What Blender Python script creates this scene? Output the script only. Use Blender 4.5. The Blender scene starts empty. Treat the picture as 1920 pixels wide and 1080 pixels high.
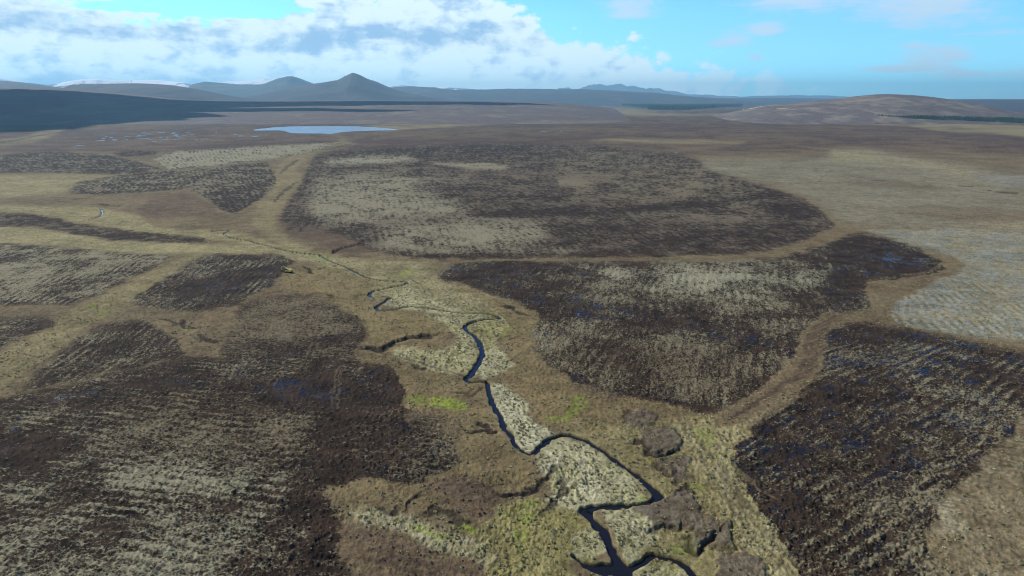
import bpy, math, random
import numpy as np

# ------------------------------------------------------------------ camera, sky, sun, exposure
sc = bpy.context.scene
col = sc.collection
H = 90.0                                    # flying height of the camera above the bog
FPX = 1280.0                                # focal length for a 1920 px wide frame
PITCH = math.atan((540 - 186) / FPX)        # the level horizon lies at row 186
SP, CP = math.sin(PITCH), math.cos(PITCH)
SUN_AZ, SUN_EL = math.radians(-58), math.radians(40)   # azimuth from +Y towards +X
SUN = (math.sin(SUN_AZ) * math.cos(SUN_EL), math.cos(SUN_AZ) * math.cos(SUN_EL), math.sin(SUN_EL))

cam_d = bpy.data.cameras.new('camera'); cam = bpy.data.objects.new('camera', cam_d); col.objects.link(cam)
cam.location = (0, 0, H); cam.rotation_euler = (math.pi / 2 - PITCH, 0, 0)
cam_d.sensor_width = 36; cam_d.lens = 36 * FPX / 1920; cam_d.clip_start = 1; cam_d.clip_end = 200000
sc.camera = cam
sc.view_settings.view_transform = 'Standard'; sc.view_settings.look = 'None'
sc.view_settings.exposure = 0.12; sc.view_settings.gamma = 1.0
sc.cycles.use_denoising = True; sc.cycles.pixel_filter_type = 'BLACKMAN_HARRIS'; sc.cycles.filter_width = 1.05; sc.cycles.sample_clamp_direct = 1.6; sc.cycles.sample_clamp_indirect = 2.0
sc.cycles.max_bounces = 4; sc.cycles.diffuse_bounces = 2; sc.cycles.glossy_bounces = 2
sc.cycles.volume_bounces = 0; sc.cycles.transparent_max_bounces = 8


class Ex:                                   # tiny expression builder for node trees
    def __init__(self, nt, s): self.nt, self.s = nt, s
    def _m(self, op, *a, clamp=False):
        n = self.nt.nodes.new('ShaderNodeMath'); n.operation = op; n.use_clamp = clamp
        for i, v in enumerate((self,) + a):
            if isinstance(v, Ex): self.nt.links.new(v.s, n.inputs[i])
            else: n.inputs[i].default_value = v
        return Ex(self.nt, n.outputs[0])
    def __add__(self, o): return self._m('ADD', o)
    __radd__ = __add__
    def __sub__(self, o): return self._m('SUBTRACT', o)
    def __rsub__(self, o): return (self * -1.0) + o
    def __mul__(self, o): return self._m('MULTIPLY', o)
    __rmul__ = __mul__
    def __truediv__(self, o): return self._m('DIVIDE', o)
    def clamp(self): return self._m('ADD', 0.0, clamp=True)
    def ss(self, a, b):                     # smoothstep
        n = self.nt.nodes.new('ShaderNodeMapRange'); n.interpolation_type = 'SMOOTHSTEP'
        self.nt.links.new(self.s, n.inputs[0]); n.inputs[1].default_value = a; n.inputs[2].default_value = b
        return Ex(self.nt, n.outputs[0])
    def curve(self, pts, x0, x1, y0, y1):
        n = self.nt.nodes.new('ShaderNodeFloatCurve'); c = n.mapping.curves[0]
        P = [((x - x0) / (x1 - x0), (y - y0) / (y1 - y0)) for x, y in pts]
        while len(c.points) < len(P): c.points.new(0.5, 0.5)
        for p, q in zip(c.points, P): p.location = q
        n.mapping.update()
        self.nt.links.new(((self - x0) / (x1 - x0)).s, n.inputs['Value'])
        return Ex(self.nt, n.outputs[0]) * (y1 - y0) + y0


def vec(nt, x, y, z=0.0):
    n = nt.nodes.new('ShaderNodeCombineXYZ')
    for i, v in enumerate((x, y, z)):
        if isinstance(v, Ex): nt.links.new(v.s, n.inputs[i])
        else: n.inputs[i].default_value = v
    return n.outputs[0]


def nnoise(nt, v, scale, detail=5, rough=0.55, dist=0.0):
    n = nt.nodes.new('ShaderNodeTexNoise'); n.noise_dimensions = '3D'
    if v is not None: nt.links.new(v, n.inputs['Vector'])
    n.inputs['Scale'].default_value = scale; n.inputs['Detail'].default_value = detail
    n.inputs['Roughness'].default_value = rough; n.inputs['Distortion'].default_value = dist
    return Ex(nt, n.outputs['Fac'])


def billow(nt, v, scale):
    n = nt.nodes.new('ShaderNodeTexVoronoi'); n.voronoi_dimensions = '3D'; n.feature = 'F1'; nt.links.new(v, n.inputs['Vector'])
    n.inputs['Scale'].default_value = scale; n.inputs['Detail'].default_value = 2.0; n.inputs['Roughness'].default_value = .5; n.inputs['Lacunarity'].default_value = 2.3
    return 1.0 - Ex(nt, n.outputs['Distance']) * 1.15


def mixc(nt, f, a, b):
    n = nt.nodes.new('ShaderNodeMix'); n.data_type = 'RGBA'
    for i, v in ((0, f), (6, a), (7, b)):
        if isinstance(v, Ex): nt.links.new(v.s, n.inputs[i])
        elif hasattr(v, 'is_linked'): nt.links.new(v, n.inputs[i])
        elif isinstance(v, (int, float)): n.inputs[i].default_value = v
        else: n.inputs[i].default_value = (*v, 1)
    return n.outputs[2]


def azel(u, v):                             # direction (degrees) of a photo point
    a, b = (u - 960) / FPX, (v - 540) / FPX
    f, z = CP - b * SP, -SP - b * CP
    return math.degrees(math.atan2(a, f)), math.degrees(math.atan2(z, math.hypot(a, f)))


w = bpy.data.worlds.new('World'); sc.world = w; w.use_nodes = True
nt = w.node_tree; nt.nodes.clear()
sky = nt.nodes.new('ShaderNodeTexSky'); sky.sky_type = 'NISHITA'; sky.sun_disc = False
sky.sun_elevation = SUN_EL; sky.sun_rotation = SUN_AZ
sky.altitude = 100; sky.air_density = 1.0; sky.dust_density = 0.3; sky.ozone_density = 2.0
tc = nt.nodes.new('ShaderNodeTexCoord')
sx = nt.nodes.new('ShaderNodeSeparateXYZ'); nt.links.new(tc.outputs['Generated'], sx.inputs[0])
X, Y, Z = (Ex(nt, sx.outputs[i]) for i in range(3))
AZ = X._m('ARCTAN2', Y) * 57.29578
EL = Z._m('ARCSINE') * 57.29578
# blue air, tinted to the white balance of the place
tint = nt.nodes.new('ShaderNodeMix'); tint.data_type = 'RGBA'; tint.blend_type = 'MULTIPLY'; tint.inputs[0].default_value = 1
nt.links.new(sky.outputs[0], tint.inputs[6]); nt.links.new(mixc(nt, EL.ss(5, 0.0), mixc(nt, EL.ss(6, 17), (0.80, 1.60, 2.20), (0.19, 0.38, 0.86)), (0.80, 2.0, 3.3)), tint.inputs[7])
# the cumulus bank: an edge that falls from left to right
top = [(-180, 20), (-60, 16), (-30, 13)] + [azel(*p) for p in ((820, -160), (930, -40), (1010, 10), (1060, 36), (1110, 42), (1160, 62), (1220, 72), (1280, 96), (1340, 104), (1420, 128), (1500, 142), (1600, 165), (1750, 178))] + [(60, 0.2), (180, 6)]
edge = AZ.curve(top, -180, 180, 0, 25)
vN = vec(nt, AZ * 0.32, EL * 0.52)
def warp(v, k):
    n = nt.nodes.new('ShaderNodeTexNoise'); nt.links.new(v, n.inputs['Vector']); n.inputs['Scale'].default_value = 2.2; n.inputs['Detail'].default_value = 5
    a = nt.nodes.new('ShaderNodeVectorMath'); a.operation = 'MULTIPLY_ADD'; nt.links.new(n.outputs['Color'], a.inputs[0]); a.inputs[1].default_value = (k, k, k); nt.links.new(v, a.inputs[2]); return a.outputs[0]
big = nnoise(nt, vN, 0.55, 10, 0.58) * 0.74 + billow(nt, warp(vN, .35), 1.5) * 0.26
vN2 = vec(nt, AZ * 0.32 - 0.50, EL * 0.52 + 0.44)
big2 = nnoise(nt, vN2, 0.55, 8, 0.54) * 0.74 + billow(nt, warp(vN2, .35), 1.5) * 0.26
layer = nnoise(nt, vec(nt, AZ * 0.085, EL * 0.55, 3.7), 0.9, 7, 0.55, 0.4)
wisp = nnoise(nt, vec(nt, AZ * 0.16, EL * 0.85, 9.1), 1.0, 7, 0.6, 0.3)


def blob(u, v, ru, rv):                     # soft ellipse in the sky
    a, e = azel(u, v)
    x = (AZ - a) / (ru / 22.0); y = (EL - e) / (rv / 22.0)
    return 1.0 - (x * x + y * y)._m('SQRT')


gap = blob(385, 2, 150, 26)._m('MAXIMUM', blob(300, 16, 120, 10))
dens = (edge - EL) * 0.55 + 0.35 + (big - 0.5) * 4.8 + (layer - 0.5) * 1.2
dens = dens._m('MINIMUM', gap * -1.5 + 0.75 + (wisp - 0.5) * 5.0 + (big - 0.5) * 4.0)
alpha = dens.ss(-0.05, 0.6)
small = None
for b in ((1740, 18, 120, 40), (1490, 0, 130, 24), (1375, 74, 42, 13), (1440, 57, 40, 13), (1780, 102, 70, 22), (1720, 86, 40, 10), (1840, 140, 80, 14), (1700, 128, 110, 6), (1850, 62, 120, 8), (1175, 14, 60, 20), (1420, 105, 22, 8)):
    q = blob(*b) * 1.0
    small = q if small is None else small._m('MAXIMUM', q)
sdens = small + 0.3 + (wisp - 0.5) * 3.0 + (big - 0.5) * 1.4
alpha2 = sdens.ss(0.0, 1.1) * 0.75
high = (nnoise(nt, vec(nt, X * 2.2, Y * 2.2, Z * 3.0), 1.3, 6, 0.6) - 0.53).ss(0.0, 0.12) * EL.ss(45, 60) * 0.7
lit = (big - big2) * 3.4 + 0.70
rim = 1.0 - dens.ss(0.3, 2.6)
puff = blob(1090, 78, 75, 48).clamp() * 1.3 + blob(1195, 80, 60, 32).clamp() * 0.8 + blob(475, 62, 40, 44).clamp() * 0.9 + blob(950, 5, 90, 40).clamp() * 0.5
band = blob(760, 50, 420, 46).clamp()       # the grey base of the nearest cloud row
band2 = blob(180, 75, 380, 40).clamp()
shade = lit * 0.62 + (layer - 0.5) * 2.1 + 0.22 + rim * 0.20 + puff * 0.55 - band * 0.16 - band2 * 0.28 + EL.ss(3.2, 0.8) * 0.08
light = shade.ss(-0.02, 0.88)
cc = mixc(nt, light, (0.31, 0.50, 0.76), (0.80, 0.95, 1.0))
ccs = nt.nodes.new('ShaderNodeMix'); ccs.data_type = 'RGBA'; ccs.blend_type = 'MULTIPLY'; ccs.inputs[0].default_value = 1
nt.links.new(cc, ccs.inputs[6]); nt.links.new(mixc(nt, EL.ss(5, 0.3), (11.6, 11.5, 11.3), (12.5, 13.4, 14.0)), ccs.inputs[7])
s1 = mixc(nt, alpha2, tint.outputs[2], (7.0, 8.4, 9.6))
s2 = mixc(nt, alpha * (0.93 - AZ.ss(10, 26) * 0.5), s1, ccs.outputs[2])
bg = nt.nodes.new('ShaderNodeBackground'); bg.inputs[1].default_value = 0.093
nt.links.new(s2, bg.inputs[0])
bg0 = nt.nodes.new('ShaderNodeBackground'); bg0.inputs[1].default_value = 0.093         # the upper sky: blue with a few high clouds
nt.links.new(mixc(nt, high, tint.outputs[2], (6.2, 7.4, 8.4)), bg0.inputs[0])
ms_ = nt.nodes.new('ShaderNodeMixShader'); nt.links.new(EL._m('SUBTRACT', 21.0)._m('MULTIPLY', 0.4, clamp=True).s, ms_.inputs[0]); nt.links.new(bg.outputs[0], ms_.inputs[1]); nt.links.new(bg0.outputs[0], ms_.inputs[2])
wo = nt.nodes.new('ShaderNodeOutputWorld'); nt.links.new(ms_.outputs[0], wo.inputs[0])
w.cycles.sampling_method = 'MANUAL'; w.cycles.sample_map_resolution = 512

sl = bpy.data.lights.new('sun', 'SUN'); sl.energy = 5.0; sl.angle = math.radians(0.5); sl.color = (1.0, 0.965, 0.92)
so = bpy.data.objects.new('sun', sl); col.objects.link(so)
so.rotation_euler = (math.pi / 2 - SUN_EL, 0, math.pi - SUN_AZ)     # lamp's -Z runs away from the sun
so.location = (0, 0, 500)


# ------------------------------------------------------------------ numeric helpers
F32 = np.float32


def hash2(ix, iy, seed):
    h = (ix.astype(np.uint32) * np.uint32(374761393) + iy.astype(np.uint32) * np.uint32(668265263) + np.uint32((seed * 2654435761 + 12345) & 0xFFFFFFFF))
    h = (h ^ (h >> np.uint32(13))) * np.uint32(1274126177)
    return h ^ (h >> np.uint32(16))


def pn(x, y, lam, seed=0):                  # gradient noise, wavelength lam metres, about -0.7..0.7
    x = x / lam + seed * 17.13; y = y / lam - seed * 9.71
    fx, fy = np.floor(x), np.floor(y)
    ix, iy = fx.astype(np.int64), fy.astype(np.int64)
    tx, ty = (x - fx).astype(F32), (y - fy).astype(F32)
    sx_ = tx * tx * tx * (tx * (tx * 6 - 15) + 10); sy_ = ty * ty * ty * (ty * (ty * 6 - 15) + 10)
    def g(dx, dy):
        a = hash2(ix + dx, iy + dy, seed).astype(F32) * F32(6.2831853 / 4294967296.0)
        return np.cos(a) * (tx - dx) + np.sin(a) * (ty - dy)
    a = g(0, 0); b = g(1, 0); a = a + (b - a) * sx_
    c = g(0, 1); d = g(1, 1); c = c + (d - c) * sx_
    return (a + (c - a) * sy_) * F32(1.5)


def fbm(x, y, lam, seed=0, n=4, gain=0.5):
    s = 0; a = 1.0
    for i in range(n):
        s = s + pn(x, y, lam / 2 ** i, seed + i) * a; a *= gain
    return s


def sst(a, b, x):
    t = np.clip((x - a) / (b - a), 0, 1); return t * t * (3 - 2 * t)


def lgt(p): return math.log(p / (1 - p)) / 1.702


def gpt(u, v, z=0.0):                       # photo point -> point of the ground
    a, b = (u - 960) / FPX, (v - 540) / FPX
    s = (H - z) / (SP + b * CP)
    return a * s, s * (CP - b * SP)


def at_depth(u, v, D):                      # photo point -> point at forward distance D
    a, b = (u - 960) / FPX, (v - 540) / FPX
    s = D / (CP - b * SP)
    return a * s, D, H + s * (-SP - b * CP)


def new_mesh(name, V, quads=None, tris=None, smooth=True):
    me = bpy.data.meshes.new(name)
    V = np.asarray(V, F32)
    q = np.asarray(quads, np.int32).reshape(-1, 4) if quads is not None else np.zeros((0, 4), np.int32)
    t = np.asarray(tris, np.int32).reshape(-1, 3) if tris is not None else np.zeros((0, 3), np.int32)
    me.vertices.add(len(V)); me.vertices.foreach_set('co', V.ravel())
    li = np.concatenate([q.ravel(), t.ravel()])
    me.loops.add(len(li)); me.loops.foreach_set('vertex_index', li)
    ls = np.concatenate([np.arange(len(q)) * 4, len(q) * 4 + np.arange(len(t)) * 3])
    lt = np.concatenate([np.full(len(q), 4), np.full(len(t), 3)])
    me.polygons.add(len(ls)); me.polygons.foreach_set('loop_start', ls.astype(np.int32)); me.polygons.foreach_set('loop_total', lt.astype(np.int32))
    me.polygons.foreach_set('use_smooth', np.full(len(ls), smooth))
    me.update(calc_edges=True)
    return me


def link(name, me, mat=None, kind=None, label=None, cat=None, group=None, parent=None):
    o = bpy.data.objects.new(name, me); col.objects.link(o)
    if mat: me.materials.append(mat)
    if kind: o['kind'] = kind
    if label: o['label'] = label
    if cat: o['category'] = cat
    if group: o['group'] = group
    if parent: o.parent = parent
    return o


def mat_new(name):
    m = bpy.data.materials.new(name); m.use_nodes = True; t = m.node_tree; t.nodes.clear()
    b = t.nodes.new('ShaderNodeBsdfPrincipled'); o = t.nodes.new('ShaderNodeOutputMaterial')
    t.links.new(b.outputs[0], o.inputs[0]); b.inputs['Specular IOR Level'].default_value = 0.15
    b.inputs['Roughness'].default_value = 0.9
    return m, t, b


def simple_mat(name, c, rough=0.6, metal=0.0, spec=0.4, var=0.15, scale=3.0):
    m, t, b = mat_new(name)
    co = t.nodes.new('ShaderNodeTexCoord'); n = nnoise(t, co.outputs['Object'], scale, 4)
    t.links.new(mixc(t, n, tuple(k * (1 - var) for k in c), tuple(min(1, k * (1 + var)) for k in c)), b.inputs['Base Color'])
    b.inputs['Roughness'].default_value = rough; b.inputs['Metallic'].default_value = metal; b.inputs['Specular IOR Level'].default_value = spec
    return m


# ------------------------------------------------------------------ the bog: one sheet out to the horizon
d2r = math.pi / 180
dep = np.concatenate([np.arange(44, 2.6, -0.062), np.arange(2.6, 0.12, -0.036)]) * d2r
rr = np.concatenate([[1.5, 5, 12, 22, 34, 46, 58, 70, 80], H / np.tan(dep), [46000, 52000, 60000, 70000, 82000, 95000]])
rr = np.unique(rr)
azs = np.concatenate([np.arange(-46, 46.001, 0.06), np.arange(48, 314, 4.0)]) * d2r
NR, NA = len(rr), len(azs)
R, A = np.meshgrid(rr, azs, indexing='ij')
gx = (R * np.sin(A)).ravel(); gy = (R * np.cos(A)).ravel(); gr = R.ravel()
N = len(gx)
step = np.maximum(np.gradient(rr)[:, None] * np.ones(NA), R * 0.06 * d2r).ravel().astype(F32)     # spacing of the sheet

U0, V0, RW, RH = -500, 187, 2920, 1313      # a map of the ground, indexed along (bearing, nearness)
f_ = np.maximum(gy * CP + H * SP, 5.0)
def chart(x, y):
    f = np.maximum(y * CP + H * SP, 5.0)
    return 960 + FPX * x / f, 540 - FPX * (y * SP - H * CP) / f
# wandering of outlines: metres, so edges come out ragged at every scale
wx = pn(gx, gy, 14, 1) * 2.2 + pn(gx, gy, 4.5, 2) * 1.1 + pn(gx, gy, 1.6, 3) * 0.5
wy = pn(gx, gy, 14, 4) * 2.2 + pn(gx, gy, 4.5, 5) * 1.1 + pn(gx, gy, 1.6, 6) * 0.5
cu, cv = chart(gx + wx, gy + wy)
inside = (gy > 30) & (cu > U0 + 1) & (cu < U0 + RW - 2) & (cv > V0) & (cv < V0 + RH - 2)
iu = np.clip(cu - U0, 0, RW - 2); iv = np.clip(cv - V0, 0, RH - 2)
iu0 = iu.astype(np.int32); iv0 = iv.astype(np.int32); fu = (iu - iu0).astype(F32); fv = (iv - iv0).astype(F32)
ib = iv0 * RW + iu0


def boxblur(a, r):
    for ax in (0, 1):
        p = np.pad(a, [(r + 1, r) if k == ax else (0, 0) for k in (0, 1)], mode='edge')
        c = np.cumsum(p, axis=ax, dtype=np.float64)
        n = a.shape[ax]
        a = ((c[2 * r + 1:2 * r + 1 + n] - c[:n]) if ax == 0 else (c[:, 2 * r + 1:2 * r + 1 + n] - c[:, :n])) / (2 * r + 1)
    return a.astype(F32)


def region(poly, soft=1.5):                 # smooth membership of each ground vertex in an outline
    P = np.array(poly, float); Q = np.roll(P, -1, 0)
    pad = int(soft * 3 + 4)
    x0 = max(int(P[:, 0].min()) - pad, U0); x1 = min(int(P[:, 0].max()) + pad, U0 + RW - 1)
    y0 = max(int(P[:, 1].min()) - pad, V0); y1 = min(int(P[:, 1].max()) + pad, V0 + RH - 1)
    SS = 4 if (y1 - y0) < 260 else 1
    ww = x1 - x0 + 1; hh = y1 - y0 + 1
    M = np.zeros((hh, ww), F32)
    xs = np.arange(x0, x1 + 1)
    for row in range(hh):
        for k in range(SS):
            yy = y0 + row + (k + 0.5) / SS - 0.5
            cr = ((P[:, 1] <= yy) != (Q[:, 1] <= yy))
            if not cr.any(): continue
            xc = np.sort(P[cr, 0] + (yy - P[cr, 1]) * (Q[cr, 0] - P[cr, 0]) / (Q[cr, 1] - P[cr, 1]))
            for a, b in zip(xc[::2], xc[1::2]):
                M[row] += np.clip(np.minimum(b, xs + 0.5) - np.maximum(a, xs - 0.5), 0, 1) / SS
    if soft >= 1:
        s = max(1, int(round(soft * 0.6))); M = boxblur(boxblur(M, s), s)
    out = np.zeros(N, F32)
    ok = inside & (cu > x0) & (cu < x1 - 1) & (cv > y0) & (cv < y1 - 1)
    a = iu0[ok] - (x0 - U0); b = iv0[ok] - (y0 - V0); g = fu[ok]; h = fv[ok]
    out[ok] = (M[b, a] * (1 - g) + M[b, a + 1] * g) * (1 - h) + (M[b + 1, a] * (1 - g) + M[b + 1, a + 1] * g) * h
    return out


def ell(u, v, a, b, rot=0, n=20):
    c, s = math.cos(math.radians(rot)), math.sin(math.radians(rot))
    return [(u + a * math.cos(t) * c - b * math.sin(t) * s, v + a * math.cos(t) * s + b * math.sin(t) * c) for t in [2 * math.pi * k / n for k in range(n)]]


def dens_line(pts, n=6, closed=False):      # Catmull-Rom through photo points
    P = [np.array(p, float) for p in pts]; out = []
    for i in range(len(P) - 1):
        p0 = P[max(i - 1, 0)]; p1 = P[i]; p2 = P[i + 1]; p3 = P[min(i + 2, len(P) - 1)]
        for k in range(n):
            t = k / n
            out.append(0.5 * (2 * p1 + (p2 - p0) * t + (2 * p0 - 5 * p1 + 4 * p2 - p3) * t * t + (3 * p1 - p0 - 3 * p2 + p3) * t ** 3))
    out.append(P[-1]); return np.array(out)


def line_dist(pts, reach, warp=0.5):
    """pts: photo points (u, v[, width px]) -> (index of vertices near, distance m, side, width m)"""
    P = np.array([p[:2] for p in pts], float)
    G = np.array([gpt(*p) for p in P])
    W = None
    if len(pts[0]) > 2:
        W = np.array([p[2] / FPX * math.hypot(math.hypot(*g), H) for p, g in zip(pts, G)])
    m = (gx > G[:, 0].min() - reach) & (gx < G[:, 0].max() + reach) & (gy > G[:, 1].min() - reach) & (gy < G[:, 1].max() + reach)
    idx = np.nonzero(m)[0]
    x = gx[idx] + wx[idx] * warp; y = gy[idx] + wy[idx] * warp
    D = np.full(len(idx), 1e9, F32); S = np.zeros(len(idx), F32); WW = np.zeros(len(idx), F32)
    for i in range(len(G) - 1):
        a, b = G[i], G[i + 1]; ab = b - a; L = max(ab @ ab, 1e-9)
        near = np.nonzero((x > min(a[0], b[0]) - reach) & (x < max(a[0], b[0]) + reach) & (y > min(a[1], b[1]) - reach) & (y < max(a[1], b[1]) + reach))[0]
        if not len(near): continue
        px = x[near] - a[0]; py = y[near] - a[1]
        t = np.clip((px * ab[0] + py * ab[1]) / L, 0, 1)
        d = np.hypot(px - t * ab[0], py - t * ab[1])
        up = d < D[near]; k = near[up]
        D[k] = d[up]; S[k] = np.sign(ab[0] * py - ab[1] * px)[up]
        if W is not None: WW[k] = (W[i] + (W[i + 1] - W[i]) * t)[up]
    k = D < reach
    return idx[k], D[k], S[k], WW[k]


# surface classes
HEA, TAN, OLI, PAL, PEA, MOS, ICE, WET = range(8)
Wt = np.zeros((N, 8), F32)
Zd = np.zeros(N, F32)                       # relief
def fade(lam): return np.clip(lam / (1.6 * step), 0, 1) ** 1.2
n05 = pn(gx, gy, 0.55, 20); n1 = pn(gx, gy, 1.1, 21); n2 = pn(gx, gy, 2.3, 22); n5 = pn(gx, gy, 5.5, 23)
n12 = pn(gx, gy, 13, 24); n30 = pn(gx, gy, 32, 25); n80 = pn(gx, gy, 85, 26); n250 = pn(gx, gy, 260, 27); n700 = pn(gx, gy, 800, 28)
tuft = (n05 * 0.5 + n1 * 0.8 + n2 * 0.7 + n5 * 0.35)          # spread about 0.42
nwet = pn(gx, gy, 3.1, 31) * 0.7 + pn(gx, gy, 9.0, 32) * 0.7 + n30 * 0.4 + n1 * 0.35


MUL = None
def paint(msk, **kw):
    """blend class weights towards a mix by mask m (array)"""
    idx = np.nonzero(msk > 0.002)[0]
    mm = msk[idx][:, None]; v = np.zeros((len(idx), 8), F32)
    for k, a in kw.items():
        v[:, dict(h=HEA, t=TAN, o=OLI, p=PAL, d=PEA, m=MOS, i=ICE, w=WET)[k]] = a if np.isscalar(a) else a[idx]
    v /= np.maximum(v.sum(1, keepdims=True), 1e-6)
    Wt[idx] = Wt[idx] * (1 - mm) + v * mm
    if MUL is not None: MUL[idx] *= 1 - msk[idx]


# --- open moor everywhere: heather far off, rough tan grass among it
fg = sst(-0.35, 0.5, n250 * 0.5 + n80 * 0.5 + n30 * 0.4 + n700 * 0.5 + tuft * 0.35)
paint(np.ones(N, F32), h=1.0 - 0.38 * fg, t=0.38 * fg + 0.04, d=0.34 * sst(-0.1, 0.7, -tuft * .6 - n30 * .6 - n80 * .5 - n250 * .4))
cvx = np.where(inside, cv, 150)
nearm = sst(272, 300, cvx + n80 * 10) * (gy > 0)
gmix = sst(-0.5, 0.5, n30 * 0.6 + n12 * 0.5 + tuft * 0.5)
dk = np.clip(0.45 + 0.9 * (n30 * .5 + n12 * .5 + n5 * .4), 0, 1)
paint(nearm.astype(F32), t=0.62, o=0.22 * gmix, h=0.32 + 0.70 * dk, p=0.12 * gmix, d=0.16 * dk * sst(-.1, .4, n2 + n1 * .6))
# pale distant streaks
for pl, s in (([(880, 199), (960, 196), (1100, 197), (1240, 208), (1180, 212), (1040, 205), (930, 206)], 2), ([(1000, 205), (1140, 206), (1300, 214), (1420, 212), (1430, 216), (1200, 218)], 2),
              ([(1400, 216), (1500, 206), (1650, 226), (1900, 236), (2400, 238), (2400, 246), (1800, 238), (1600, 234), (1480, 226)], 2), ([(1700, 236), (1800, 232), (2400, 250), (2400, 262), (1900, 254), (1780, 248)], 2),
              ([(680, 236), (760, 228), (880, 226), (960, 228), (900, 234), (800, 240), (745, 244)], 2), ([(1430, 226), (1520, 224), (1600, 232), (1480, 232)], 1.5), ([(1800, 240), (2000, 244), (2300, 280), (1960, 262)], 3),
              ([(1090, 262), (1180, 258), (1400, 266), (1380, 272), (1200, 268)], 4), ([(-400, 270), (0, 262), (40, 258), (80, 246), (130, 238), (110, 250), (60, 268), (0, 276), (-400, 286)], 3)):
    m = region(pl, s); paint(m * (0.55 + 0.25 * n80 + 0.2 * n250).clip(0, 1), t=0.8, o=0.35, p=0.25)

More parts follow.
